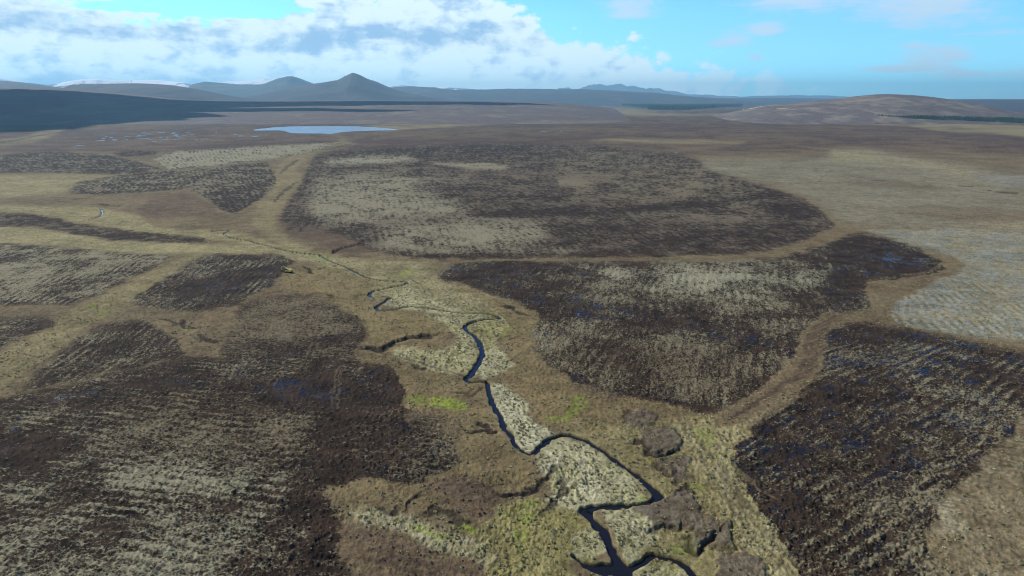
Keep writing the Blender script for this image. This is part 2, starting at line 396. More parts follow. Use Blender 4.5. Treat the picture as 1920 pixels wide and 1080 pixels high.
# --- zones of plain cover  (outline, softness, strength, mix)
Z = [
    # left valley: yellow-olive strips
    ([(-500, 388), (0, 384), (100, 388), (180, 388), (262, 404), (290, 425), (350, 432), (420, 430), (470, 440), (520, 462), (460, 460), (390, 447), (300, 441), (240, 430), (150, 418), (100, 406), (0, 398), (-500, 402)], 3, .85, dict(o=.5, t=.6, p=.28)),
    ([(-500, 428), (0, 424), (60, 426), (130, 438), (200, 450), (300, 456), (400, 459), (500, 460), (560, 470), (610, 490), (560, 490), (520, 476), (420, 476), (300, 476), (200, 473), (100, 460), (0, 456), (-500, 458)], 3, .9, dict(o=.5, t=.55, p=.32)),
    ([(0, 330), (120, 326), (240, 330), (150, 345), (120, 362), (20, 370), (-300, 372), (-300, 335)], 6, .7, dict(t=.6, o=.5, p=.3)),
    ([(362, 477), (388, 480), (275, 550), (238, 577), (165, 612), (60, 694), (0, 738), (-400, 960), (-400, 850), (0, 662), (100, 606), (150, 576), (250, 523), (302, 498)], 5, .6, dict(t=.7, p=.2, o=.4)),
    # burn valley from the loch
    ([(618, 252), (640, 256), (655, 264), (668, 270), (640, 276), (600, 286), (575, 300), (556, 312), (560, 325), (582, 340), (570, 352), (545, 365), (530, 385), (515, 410), (520, 432), (545, 450), (600, 472), (680, 492), (640, 500), (560, 470), (500, 445), (470, 420), (476, 400), (490, 372), (515, 350), (510, 330), (520, 312), (540, 292), (580, 282), (635, 268), (640, 260)], 5, .5, dict(o=.4, t=.8, p=.25)),
    ([(500, 455), (560, 462), (640, 485), (700, 488), (790, 492), (820, 496), (800, 512), (830, 530), (900, 545), (960, 568), (1015, 588), (1000, 625), (960, 625), (940, 600), (900, 592), (800, 580), (700, 560), (640, 530), (600, 500)], 6, .75, dict(o=.55, t=.5, p=.45)),
    # tan banks left of the burn
    ([(560, 500), (640, 505), (700, 530), (690, 555), (710, 585), (790, 585), (870, 600), (880, 625), (800, 625), (730, 640), (690, 640), (680, 600), (600, 560), (540, 545), (530, 520)], 6, .85, dict(t=.85, o=.2, h=.15)),
    ([(690, 640), (740, 640), (800, 628), (860, 640), (880, 705), (905, 720), (920, 770), (960, 830), (990, 860), (1030, 870), (1000, 900), (960, 920), (930, 960), (850, 960), (700, 950), (640, 960), (615, 905), (760, 905), (862, 870), (850, 830), (820, 790), (760, 770), (740, 740), (760, 720), (690, 680)], 6, .85, dict(t=.7, h=.38, o=.15)),
    # tan / orange bank right of the burn
    ([(830, 530), (900, 545), (962, 566), (1016, 580), (1010, 640), (1005, 665), (1030, 690), (1080, 722), (1150, 742), (1250, 762), (1340, 776), (1290, 800), (1200, 800), (1080, 800), (1010, 790), (960, 740), (930, 715), (935, 690), (960, 650), (940, 640), (950, 600), (900, 560)], 5, .9, dict(t=.95, h=.12, o=.1)),
    ([(900, 590), (945, 595), (945, 625), (918, 660), (905, 690), (885, 700), (905, 660), (895, 640), (880, 615)], 3, .85, dict(o=.8, p=.3)),
    ([(1050, 790), (1200, 790), (1330, 778), (1400, 800), (1380, 870), (1440, 960), (1520, 1080), (1700, 1400), (1300, 1400), (1180, 1060), (1250, 950), (1200, 890), (1130, 830), (1060, 812)], 8, .9, dict(t=.9, o=.55, p=.16, h=.1)),
    ([(1260, 790), (1380, 800), (1370, 860), (1440, 960), (1520, 1090), (1440, 1090), (1380, 980), (1330, 900), (1300, 850)], 6, .6, dict(t=.5, o=.5, p=.5)),
    # pale meander insides
    ([(735, 545), (765, 533), (800, 560), (900, 585), (925, 592), (880, 600), (790, 582), (745, 578), (722, 572), (735, 560)], 3, .85, dict(p=.75, o=.5)),
    ([(800, 590), (880, 596), (870, 612), (890, 640), (898, 665), (880, 700), (840, 705), (790, 690), (730, 665), (745, 650), (800, 655), (850, 650), (860, 630)], 5, .85, dict(p=.65, o=.6)),
    ([(905, 660), (930, 650), (965, 680), (960, 690), (930, 705), (905, 712), (890, 705)], 3, .85, dict(p=.8, o=.35)),
    ([(925, 715), (950, 725), (975, 755), (1000, 790), (1045, 820), (1010, 838), (990, 846), (972, 832), (950, 800), (938, 770), (925, 745)], 3, .95, dict(p=1, o=.12)),
    ([(1005, 853), (1035, 828), (1062, 822), (1100, 832), (1140, 856), (1185, 890), (1222, 925), (1225, 935), (1180, 945), (1110, 946), (1085, 960), (1060, 960), (1030, 950), (1035, 905), (1045, 885)], 3, .95, dict(p=.8, o=.42)),
    ([(1022, 850), (1052, 850), (1052, 872), (1035, 892), (1015, 882)], 4, .7, dict(p=1.)),
    ([(1050, 900), (1120, 902), (1130, 925), (1090, 940), (1050, 930), (1035, 960), (1030, 930)], 4, .6, dict(p=1., o=.2)),
    ([(930, 950), (1000, 930), (1080, 960), (1100, 985), (1125, 1030), (1120, 1060), (1060, 1040), (1080, 1100), (1080, 1400), (800, 1400), (900, 1080), (880, 1000)], 6, .9, dict(o=.95, p=.12, t=.3, d=.14)),
    ([(1095, 985), (1110, 985), (1140, 1030), (1100, 1052), (1075, 1040), (1070, 1000)], 4, .7, dict(p=.8, o=.5)),
    ([(1120, 960), (1160, 952), (1220, 952), (1240, 990), (1220, 1030), (1190, 1060), (1170, 1045), (1150, 1010), (1135, 990)], 4, .9, dict(p=.8, o=.4)),
    ([(1195, 1060), (1225, 1045), (1290, 1062), (1300, 1090), (1320, 1400), (1180, 1400), (1180, 1090)], 4, .9, dict(p=.55, o=.7)),
    ([(640, 950), (720, 955), (800, 975), (860, 1000), (900, 1010), (930, 1060), (900, 1070), (820, 1030), (760, 1000), (690, 985), (645, 975)], 6, .75, dict(p=.75, o=.35, t=.3)),
    # heather banks
    ([(640, 985), (760, 1005), (830, 1035), (900, 1075), (950, 1110), (950, 1400), (640, 1400), (645, 1060), (625, 1000)], 7, .8, dict(h=.75, t=.5)),
    ([(800, 905), (870, 890), (940, 920), (930, 960), (880, 968), (820, 950)], 7, .8, dict(h=.8, t=.35)),
    ([(255, 390), (290, 370), (350, 362), (400, 384), (415, 405), (330, 408), (270, 405)], 4, .8, dict(h=.85, t=.3)),
    ([(520, 415), (560, 380), (600, 400), (640, 425), (700, 440), (700, 474), (640, 478), (600, 458), (545, 445)], 6, .85, dict(h=.9, t=.25, d=.15)),
    # grey-green hay of the right
    ([(1310, 298), (1420, 300), (1530, 300), (1560, 282), (1640, 283), (1720, 298), (1800, 310), (1920, 328), (2420, 345), (2420, 440), (1920, 432), (1750, 428), (1640, 426), (1590, 421), (1560, 405), (1530, 376), (1450, 345), (1360, 330), (1316, 316)], 12, .66, dict(t=.45, p=.16, i=.45, o=.2, h=.22)),
    ([(1560, 280), (1640, 282), (1700, 296), (1800, 310), (1900, 345), (1860, 352), (1760, 318), (1640, 308), (1550, 300)], 6, .55, dict(t=.8, p=.45, o=.35)),
    ([(1570, 340), (1640, 335), (1750, 348), (1780, 356), (1640, 350)], 4, .5, dict(h=.8, t=.4)),
    ([(1680, 395), (1800, 390), (2200, 405), (2200, 425), (1800, 415)], 5, .6, dict(h=.5, t=.7)),
    ([(1780, 415), (2200, 420), (2200, 430), (1850, 427)], 3, .6, dict(t=.9, p=.4)),
    # lower right grass
    ([(1990, 690), (1930, 760), (1905, 800), (1850, 860), (1790, 920), (1740, 975), (1750, 1010), (1740, 1080), (1700, 1300), (2420, 1300), (2420, 700)], 8, .9, dict(t=.85, p=.22, h=.28)),
    ([(1740, 945), (1780, 930), (1800, 985), (1760, 1010)], 5, .5, dict(p=1., t=.3)),
]
for pl, s, k, kw in Z:
    m = region(pl, s) * k
    mod = 0.5 + 0.9 * (n5 * 0.5 + n12 * 0.4 + tuft * 0.45)
    kw2 = {}
    keys = list(kw)
    for i, c in enumerate(keys):            # patchy: each ingredient swells and thins with its own noise
        kw2[c] = kw[c] * (0.35 + 1.3 * np.clip(0.5 + (pn(gx, gy, 7.0, 60 + i) * 0.5 + pn(gx, gy, 2.0, 70 + i) * 0.6 + n1 * 0.3 * (1 if i % 2 else -1)) * 0.9, 0, 1))
    paint(m, **kw2)

# --- bright moss flushes
for e, k in ((ell(845, 757, 32, 6, 12), 1.), (ell(820, 752, 60, 9, 8), .55), (ell(1080, 765, 22, 12, -60), .6), (ell(1050, 785, 30, 7, 0), .45), (ell(168, 573, 9, 3), .9), (ell(198, 586, 8, 6), .5), (ell(352, 617, 10, 4, 20), .5),
             (ell(800, 990, 22, 8, 10), .6), (ell(870, 985, 20, 9, 20), .7), (ell(830, 1000, 16, 7), .5), (ell(1262, 862, 26, 6, -25), .8), (ell(1300, 915, 18, 6, 0), .7), (ell(1357, 983, 8, 10), .9), (ell(1283, 1025, 26, 8, -10), .7),
             (ell(1225, 860, 10, 8, 0), .5), (ell(1330, 820, 20, 14, 30), .4), (ell(1000, 960, 20, 30, 20), .4), (ell(985, 1000, 14, 40, 20), .4), (ell(1400, 880, 20, 14, 30), .4), (ell(1210, 930, 14, 5, -15), .6), (ell(1378, 1000, 10, 14), .5), (ell(830, 470, 30, 3, 5), .0), (ell(600, 482, 24, 4, 10), .5), (ell(765, 512, 14, 6, -20), .5), (ell(950, 620, 16, 8, -30), .35)):
    if k > 0: paint(region(e, 3) * np.clip(k * (0.9 + 1.1 * (n2 * 0.8 + n1 * 0.5)), 0, 1), m=.8, o=.35)

# --- mulched forestry ground: dark peat with straw flecks, rain pools, furrow lines
FLD = np.zeros(N, F32); PLG = np.full(N, -0.6, F32); WLG = np.full(N, -2.6, F32); TONE = np.zeros((N, 3), F32); FUR = np.zeros(N, F32); ROWS = np.stack([gx, gy, 0 * gx], 1).astype(F32)
def furrow(p1, p2, spacing, bend=1.0):
    a, b = np.array(gpt(*p1)), np.array(gpt(*p2)); d = (b - a) / np.linalg.norm(b - a)
    c = -d[1] * (gx - a[0]) + d[0] * (gy - a[1]) + bend * (ROW_BEND)
    return np.sin(c * (2 * math.pi / spacing)) * (0.55 + 1.5 * ROW_AMP)


ROW_BEND = pn(gx, gy, 60, 41) * 3.0 + pn(gx, gy, 14, 42) * 0.8; ROW_AMP = pn(gx, gy, 18, 43) + pn(gx, gy, 7, 44) * .6


def field(poly, p, w, tone, fur=None, amp=0.0, soft=2.0):
    vm_ = np.mean([q[1] for q in poly]); m = region(poly, soft + 2.0 + 7.0 * min(1, max(0, (vm_ - 330) / 300)))
    k = m > 0.003; mk = m[k]
    FLD[k] = np.maximum(FLD[k], mk)
    PLG[k] = PLG[k] * (1 - mk) + lgt(p) * mk; WLG[k] = WLG[k] * (1 - mk) + lgt(w) * mk
    TONE[k] = TONE[k] * (1 - mk[:, None]) + np.array(tone, F32) * mk[:, None]
    FUR[k] = FUR[k] * (1 - mk) + ((furrow(*fur)[k] * amp) if amp else 0) * mk
    if fur:
        a, b = np.array(gpt(*fur[0])), np.array(gpt(*fur[1])); d = (b - a) / np.linalg.norm(b - a); kk = np.nonzero(m > .02)[0]
        ROWS[kk, 0] = -d[1] * gx[kk] + d[0] * gy[kk] + ROW_BEND[kk] * .7; ROWS[kk, 1] = d[0] * gx[kk] + d[1] * gy[kk]


def shift(poly, dp=0.0, dw=0.0, soft=8, tone=None):
    m = region(poly, soft * 1.3); k = m > 0.003
    PLG[k] += m[k] * dp; WLG[k] += m[k] * dw
    if tone: TONE[k] = TONE[k] * (1 - m[k][:, None]) + np.array(tone, F32) * m[k][:, None]


BR, ST, PW, GG = (.75, .05, .35), (.6, .4, .0), (.2, .85, .0), (.55, .3, .0)          # tan, pale, heather in the flecks
field([(-500, 300), (0, 290), (100, 284), (200, 290), (262, 304), (310, 318), (240, 327), (160, 325), (80, 323), (-500, 330)], .45, .02, (.4, .25, .5), ((60, 318), (120, 290), 5.), .3)
field([(205, 288), (250, 282), (300, 284), (292, 290), (235, 294)], .3, .02, BR)
field([(285, 297), (330, 283), (420, 278), (520, 272), (612, 267), (650, 264), (600, 281), (560, 290), (480, 302), (400, 312), (320, 318), (300, 310)], .80, .01, (.45, .65, .1), ((500, 300), (560, 275), 6.), .6, 3)
field([(126, 360), (150, 340), (250, 325), (330, 318), (345, 345), (345, 355), (250, 362), (180, 366)], .50, .02, (.6, .35, .2), ((150, 355), (190, 335), 5.), .5)
field([(330, 322), (420, 310), (500, 304), (516, 330), (518, 345), (490, 372), (440, 402), (414, 392), (380, 368), (345, 352)], .52, .02, (.6, .3, .2), ((440, 390), (400, 330), 5.), .4)
shift([(380, 362), (500, 350), (495, 372), (440, 402), (410, 390)], -.5, 0)
field([(-500, 400), (0, 398), (60, 400), (110, 410), (150, 420), (250, 432), (330, 440), (385, 446), (390, 457), (300, 453), (200, 448), (130, 436), (60, 424), (-500, 424)], .42, .02, BR)
field([(-500, 460), (0, 457), (60, 460), (140, 466), (220, 474), (330, 478), (300, 497), (250, 521), (200, 546), (140, 571), (80, 573), (-500, 570)], .58, .03, ST, ((60, 540), (160, 490), 3.4), .38)
field([(380, 478), (460, 476), (540, 480), (548, 492), (540, 505), (530, 520), (500, 540), (470, 560), (440, 573), (370, 586), (300, 579), (235, 571), (270, 545), (320, 515)], .42, .06, ST, ((330, 560), (420, 500), 3.4), .38)
shift([(330, 540), (420, 515), (520, 500), (560, 500), (545, 510), (450, 545), (330, 570)], -.8, .5, 6)
field([(440, 573), (520, 548), (600, 555), (684, 602), (690, 626), (660, 662), (690, 690), (760, 730), (740, 760), (560, 720), (430, 680), (400, 640), (460, 610)], .68, .03, BR, ((450, 600), (600, 590), 4.5), 0, 9)
field([(-500, 600), (0, 595), (60, 592), (106, 596), (95, 611), (50, 636), (-60, 680), (-500, 700)], .42, .05, ST, ((0, 630), (80, 610), 4.5), 0)
field([(160, 622), (220, 602), (270, 600), (312, 625), (336, 650), (336, 666), (300, 677), (200, 702), (100, 722), (60, 737), (36, 732), (70, 700), (110, 660)], .47, .06, ST, ((120, 700), (240, 620), 3.4), .42)
field([(-500, 780), (-60, 765), (0, 745), (60, 738), (200, 702), (340, 668), (430, 668), (520, 650), (600, 665), (680, 680), (740, 690), (760, 735), (740, 760), (790, 770), (822, 790), (850, 830), (862, 870), (800, 906), (740, 911), (690, 897), (640, 902), (610, 912), (620, 962), (640, 1022), (660, 1084), (680, 1400), (-500, 1400)], .39, .07, ST, ((150, 900), (420, 935), 3.2), .32, 3)
shift([(200, 740), (420, 720), (640, 760), (620, 850), (400, 880), (240, 830)], .35, -.3, 40, (.75, .15, .25))
shift([(640, 720), (740, 755), (800, 775), (860, 870), (790, 905), (620, 900), (560, 800)], -.35, .2, 20, (.6, .15, .4))
shift([(-400, 900), (80, 880), (230, 860), (330, 850), (560, 880), (520, 950), (620, 1000), (560, 1400), (-400, 1400)], .50, -.5, 30, (.35, .65, .05))
shift([(500, 960), (620, 940), (650, 1060), (640, 1300), (420, 1300), (440, 1040)], -.45, .1, 20)
shift([(-400, 830), (60, 800), (300, 835), (500, 850), (430, 895), (300, 870), (200, 860), (190, 925), (120, 940), (20, 880), (-400, 880)], -.6, .15, 18)
shift([(480, 720), (560, 705), (640, 690), (650, 760), (560, 765), (470, 745)], -.7, .8, 10)
shift([(60, 750), (300, 700), (470, 700), (640, 735), (640, 752), (420, 724), (280, 726), (120, 765)], -.5, .7, 9)
shift([(600, 680), (660, 700), (660, 1080), (570, 1080), (580, 860)], -.45, .1, 20)
shift([(470, 640), (690, 628), (690, 646), (560, 660), (480, 655)], -.6, .8, 6)
shift([(700, 690), (760, 700), (770, 745), (680, 760), (630, 740)], -.55, .7, 12)
# big field right of the burn
field([(812, 517), (840, 498), (880, 489), (960, 487), (1100, 491), (1300, 491), (1400, 488), (1480, 479), (1540, 461), (1590, 441), (1620, 437), (1700, 456), (1760, 486), (1770, 498), (1740, 511), (1690, 519), (1630, 526), (1615, 536), (1635, 571), (1632, 584), (1560, 591), (1512, 611), (1500, 651), (1470, 691), (1420, 731), (1370, 761), (1330, 776), (1250, 761), (1150, 741), (1080, 722), (1030, 690), (1000, 652), (1000, 622), (1015, 591), (980, 571), (910, 546), (860, 531)], .38, .08, ST, ((1067, 543), (1077, 531), 4.2), .18, 4)
shift([(1130, 505), (1250, 499), (1400, 497), (1520, 502), (1570, 522), (1500, 548), (1380, 562), (1250, 542), (1130, 522)], .7, -.3, 12, (.3, .8, .0))
shift([(1000, 530), (1200, 530), (1380, 555), (1500, 560), (1480, 590), (1300, 575), (1100, 565)], .35, 0, 12)
shift([(880, 538), (960, 540), (1100, 565), (1250, 590), (1420, 625), (1500, 640), (1500, 665), (1400, 655), (1250, 622), (1100, 600), (1010, 590), (950, 560)], -.45, .8, 14)
shift([(1020, 640), (1200, 630), (1400, 660), (1460, 690), (1340, 760), (1150, 730), (1040, 690)], .42, -.3, 30, (.85, .1, .4))
shift([(820, 505), (900, 490), (1000, 495), (1000, 520), (900, 535), (830, 520)], -.3, .5, 12)
shift([(1030, 690), (1200, 745), (1340, 762), (1340, 780), (1200, 760), (1060, 720)], -.5, .5, 8)
shift([(1560, 440), (1620, 440), (1760, 490), (1700, 520), (1620, 525), (1600, 580), (1540, 580), (1560, 500)], -.55, .35, 14)
shift([(1650, 478), (1720, 480), (1740, 500), (1660, 500)], -.5, .55, 10)
# big upper field
field([(522, 415), (540, 380), (560, 350), (575, 320), (590, 291), (650, 281), (720, 276), (850, 271), (1000, 271), (1150, 276), (1280, 291), (1312, 301), (1322, 318), (1380, 335), (1440, 350), (1490, 366), (1530, 391), (1556, 416), (1566, 425), (1530, 441), (1480, 460), (1400, 475), (1250, 482), (1100, 482), (950, 486), (820, 487), (760, 482), (700, 472), (680, 462), (640, 440), (560, 425)], .50, .015, (.5, .12, .8), ((700, 440), (690, 360), 5.0), .22, 9)
shift([(590, 336), (660, 326), (760, 326), (840, 335), (900, 338), (830, 345), (762, 352), (800, 362), (850, 372), (880, 392), (862, 406), (780, 409), (720, 416), (650, 421), (600, 416), (575, 395)], .60, -1, 12, (.5, .5, .15))
shift([(700, 432), (800, 416), (900, 412), (1000, 412), (1032, 430), (1022, 446), (960, 455), (1090, 462), (1060, 475), (950, 470), (880, 480), (760, 478), (700, 466), (722, 450)], .52, -1, 13, (.55, .5, .1))
shift([(600, 301), (680, 292), (760, 293), (792, 300), (720, 306), (620, 309)], .9, -1, 4, (.35, .7, .1))
shift([(800, 303), (870, 306), (915, 305), (958, 312), (940, 319), (890, 317), (820, 309)], 1.0, -1, 3, (.7, .5, .0))
shift([(1045, 338), (1080, 333), (1117, 342), (1090, 349), (1050, 345)], 1.2, -1, 4, (.3, .8, .0))
shift([(1040, 290), (1200, 280), (1320, 310), (1440, 350), (1400, 400), (1200, 395), (1040, 360)], .28, 0, 25, (.7, .15, .4))
shift([(700, 318), (900, 318), (1100, 326), (1180, 338), (1000, 336), (850, 330)], .45, -1, 7, (.55, .1, .7))
shift([(1290, 402), (1360, 398), (1432, 406), (1380, 414), (1300, 412)], .7, -1, 4, (.6, .1, .6))
shift([(880, 402), (1000, 393), (1150, 388), (1300, 378), (1500, 355), (1500, 362), (1300, 392), (1100, 402), (900, 408)], -.7, .6, 5)
shift([(960, 455), (1060, 448), (1180, 436), (1300, 432), (1500, 430), (1540, 436), (1400, 470), (1200, 476), (1080, 476)], -.2, .1, 10)
shift([(1430, 385), (1520, 382), (1540, 400), (1450, 408)], -.5, 1.0, 6)
shift([(700, 476), (900, 478), (1300, 478), (1400, 474), (1400, 482), (900, 490), (700, 484)], -.7, .8, 4)
shift([(590, 290), (800, 275), (1000, 272), (1000, 285), (760, 288), (600, 300)], -.3, 0, 8)
# lower right field
field([(1542, 622), (1600, 602), (1690, 614), (1800, 636), (1920, 661), (1990, 690), (1980, 722), (1930, 762), (1905, 800), (1850, 861), (1790, 922), (1742, 976), (1752, 1012), (1742, 1082), (1700, 1400), (1560, 1400), (1500, 1082), (1424, 962), (1372, 872), (1380, 822), (1440, 792), (1500, 742), (1530, 692), (1547, 652)], .35, .30, (.8, .3, .05), ((1584, 805), (1637, 776), 3.4), .34, 3)
shift([(1720, 640), (1990, 690), (1900, 800), (1760, 900), (1720, 800), (1640, 700)], .14, .05, 30, (.7, .4, 0))
shift([(1400, 830), (1520, 760), (1600, 800), (1600, 980), (1500, 1000), (1400, 900)], -.2, .0, 30)
shift([(1480, 960), (1640, 900), (1760, 980), (1740, 1100), (1520, 1100)], .1, -.6, 20)

# pale wet hay field with drains (right)
PF = [(1625, 433), (1700, 431), (1800, 429), (1920, 435), (2420, 445), (2420, 690), (1920, 642), (1850, 634), (1750, 622), (1690, 610), (1668, 590), (1690, 560), (1730, 541), (1790, 512), (1812, 496), (1790, 481), (1740, 466), (1680, 451)]
pf = region(PF, 4)
fa = furrow((1688, 549), (1752, 618), 3.7, .5); fb = furrow((1700, 450), (1900, 492), 4.6, .8)
sw = sst(470, 530, cvx + 0.0 * cu - (cu - 1700) * 0.16)
fw = fa * sw + fb * (1 - sw)
ice = np.clip(0.38 + 0.26 * fw + 0.75 * tuft + 0.3 * n12 + 0.25 * n30, 0, 1)
paint(pf * 0.95, i=ice * 1.1, t=(1 - ice) * 0.75, p=(1 - ice) * 0.30 + 0.04, o=0.12 * (1 - ice), d=0.22 * sst(0.35, 0.9, -fw - tuft * 1.2 + 0.2))
pf2 = region([(1810, 325), (1920, 330), (2420, 345), (2420, 370), (1920, 352), (1840, 345)], 3)
paint(pf2 * .7, i=np.clip(.5 + .5 * furrow((1850, 350), (1880, 335), 5.) + .3 * tuft, 0, 1), t=.4)
paint(region([(1690, 592), (1700, 585), (1750, 606), (1742, 612)], 2) * 0.35 * sst(-.2, .5, -fa), d=.7, o=.3)

plog = PLG + FUR * 1.0 + n30 * 0.55 + n12 * 0.45 + n80 * 0.25 + n5 * (0.15 + 0.75 * sst(280, 700, gr)) + n2 * 0.5 * sst(250, 500, gr)
wlog = nwet / 0.62 + WLG * 0.92 - FUR * 0.6 - 0.12
straw = sst(-0.4, 0.4, tuft / 0.42 + plog)
MUL = np.clip(FLD, 0, 1).copy()             # where the ground was mulched
edge_ok = np.clip(FLD, 0, 1)

# --- rides, banks, tracks
def stroke(pts, reach, half, mix, k=1.0, soft=0.5, warp=0.6, smooth=6):
    L = dens_line(pts, smooth)
    idx, D, S, W = line_dist([tuple(p) for p in L], reach, warp)
    hw = W / 2 if half is None else half
    m = np.zeros(N, F32); m[idx] = (1 - sst(hw * (1 - soft), hw * (1 + soft) + 0.05, D)) * k
    paint(m, **mix); return m

# tan rides between the fields
stroke([(815, 495, 8), (900, 489, 7), (1000, 488, 8), (1150, 488, 8), (1280, 487, 8), (1400, 482, 9), (1480, 470, 10), (1540, 450, 14), (1590, 434, 14), (1640, 428, 6), (1750, 431, 5), (1900, 436, 5), (2300, 450, 5)], 40, None, dict(t=.85, h=.5, o=.05), .9)
stroke([(1565, 590, 30), (1535, 620, 34), (1520, 660, 36), (1508, 690, 38), (1470, 725, 38), (1420, 758, 40), (1360, 790, 44)], 30, None, dict(t=.8, h=.55, d=.12), .92)
# ribs across the brown ride and along the lower right edge
L = dens_line([(1545, 600), (1535, 620), (1524, 660), (1508, 690), (1470, 725), (1420, 758), (1370, 790)], 10)
G = np.array([gpt(*p) for p in L]); acc = 0
for i in range(len(L) - 1):
    s = np.linalg.norm(G[i + 1] - G[i]); acc += s
    if acc > 2.6:
        acc = 0; d = (L[i + 1] - L[i]); nrm = np.array([1.0, -0.42]); 
        c = L[i] + np.array([random.Random(i).uniform(-3, 3), 0])
        stroke([tuple(c - nrm * 20), tuple(c + nrm * 20)], 4, 0.42, dict(d=.7, h=.5), .55, .8, .5, 2)
rnd = random.Random(5)
for k in range(26):
    t = k / 25; u = 1915 - 165 * t + rnd.uniform(-4, 4); v = 795 + 190 * t + rnd.uniform(-3, 3)
    Ln = rnd.uniform(22, 70)
    stroke([(u - 8, v - 2), (u + Ln * .5, v + Ln * .13), (u + Ln, v + Ln * .22)], 5, 0.35, dict(d=.8, h=.4), rnd.uniform(.25, .6), .9, .7, 3)
# wheel tracks
for pts, k, hw in (([(932, 690), (970, 668), (1000, 648)], .5, .5), ([(940, 694), (980, 668), (1006, 650)], .4, .4), ([(800, 592), (830, 608), (848, 630), (862, 655)], .45, .4), ([(686, 646), (720, 660), (770, 676), (830, 695), (868, 708)], .6, .5),
                  ([(590, 640), (575, 665), (562, 690)], .6, .4), ([(600, 640), (585, 665), (572, 690)], .6, .4), ([(629, 690), (627, 725), (624, 760)], .7, .5), ([(638, 690), (637, 725), (636, 765)], .7, .5), ([(520, 700), (500, 725), (485, 738)], .6, .45), ([(532, 700), (512, 725), (497, 738)], .6, .45),
                  ([(1270, 775), (1310, 850), (1360, 930), (1420, 1010), (1500, 1090)], .45, .5), ([(1284, 778), (1326, 850), (1374, 925), (1440, 1010), (1530, 1090)], .4, .5), ([(1355, 880), (1385, 930), (1420, 965)], .5, .7),
                  ([(700, 1040), (800, 1062), (900, 1085)], .5, .8), ([(690, 1054), (780, 1075), (840, 1095)], .4, .7), ([(905, 860), (912, 900), (918, 950), (925, 1000), (930, 1060)], .3, .5),
                  ([(0, 712), (80, 660), (180, 605), (260, 565), (340, 520), (372, 488)], .3, .7), ([(14, 724), (100, 665), (200, 608), (275, 567)], .25, .7), ([(330, 515), (345, 500), (365, 486)], .7, .4),
                  ([(60, 690), (100, 668), (140, 640)], .5, .6), ([(180, 620), (215, 600), (235, 592)], .6, .5), ([(40, 720), (75, 745), (90, 780)], .4, .5), ([(1530, 345), (1545, 330), (1560, 318)], .3, 1.), ([(1480, 345), (1560, 342), (1640, 338), (1800, 352)], .4, .8), ([(1650, 362), (1720, 352), (1780, 345)], .3, .9)):
    stroke([p for p in pts], 6, hw, dict(d=.75, h=.5), k, .8, .6, 6)
# patches of open rain water
for e in (ell(590, 742, 14, 3, 8), ell(640, 745, 20, 2, 5), ell(600, 633, 12, 2, 8), ell(655, 640, 9, 2, 0), ell(1690, 612, 6, 3.5, 10), ell(1684, 489, 11, 1.6, 0), ell(1702, 501, 6, 1.2), ell(1600, 588, 5, 1.5), ell(976, 489, 5, 1.5, 10), ell(1838, 423, 6, 1), ell(1530, 318, 3, 4, 40), ell(945, 515, 10, 1.2), ell(305, 534, 6, 2), ell(275, 350, 20, .8, -3)):
    paint(region(e, 1) * np.clip(0.6 + n2 * 1.2 + n1 * .6, 0, 1), w=1.)

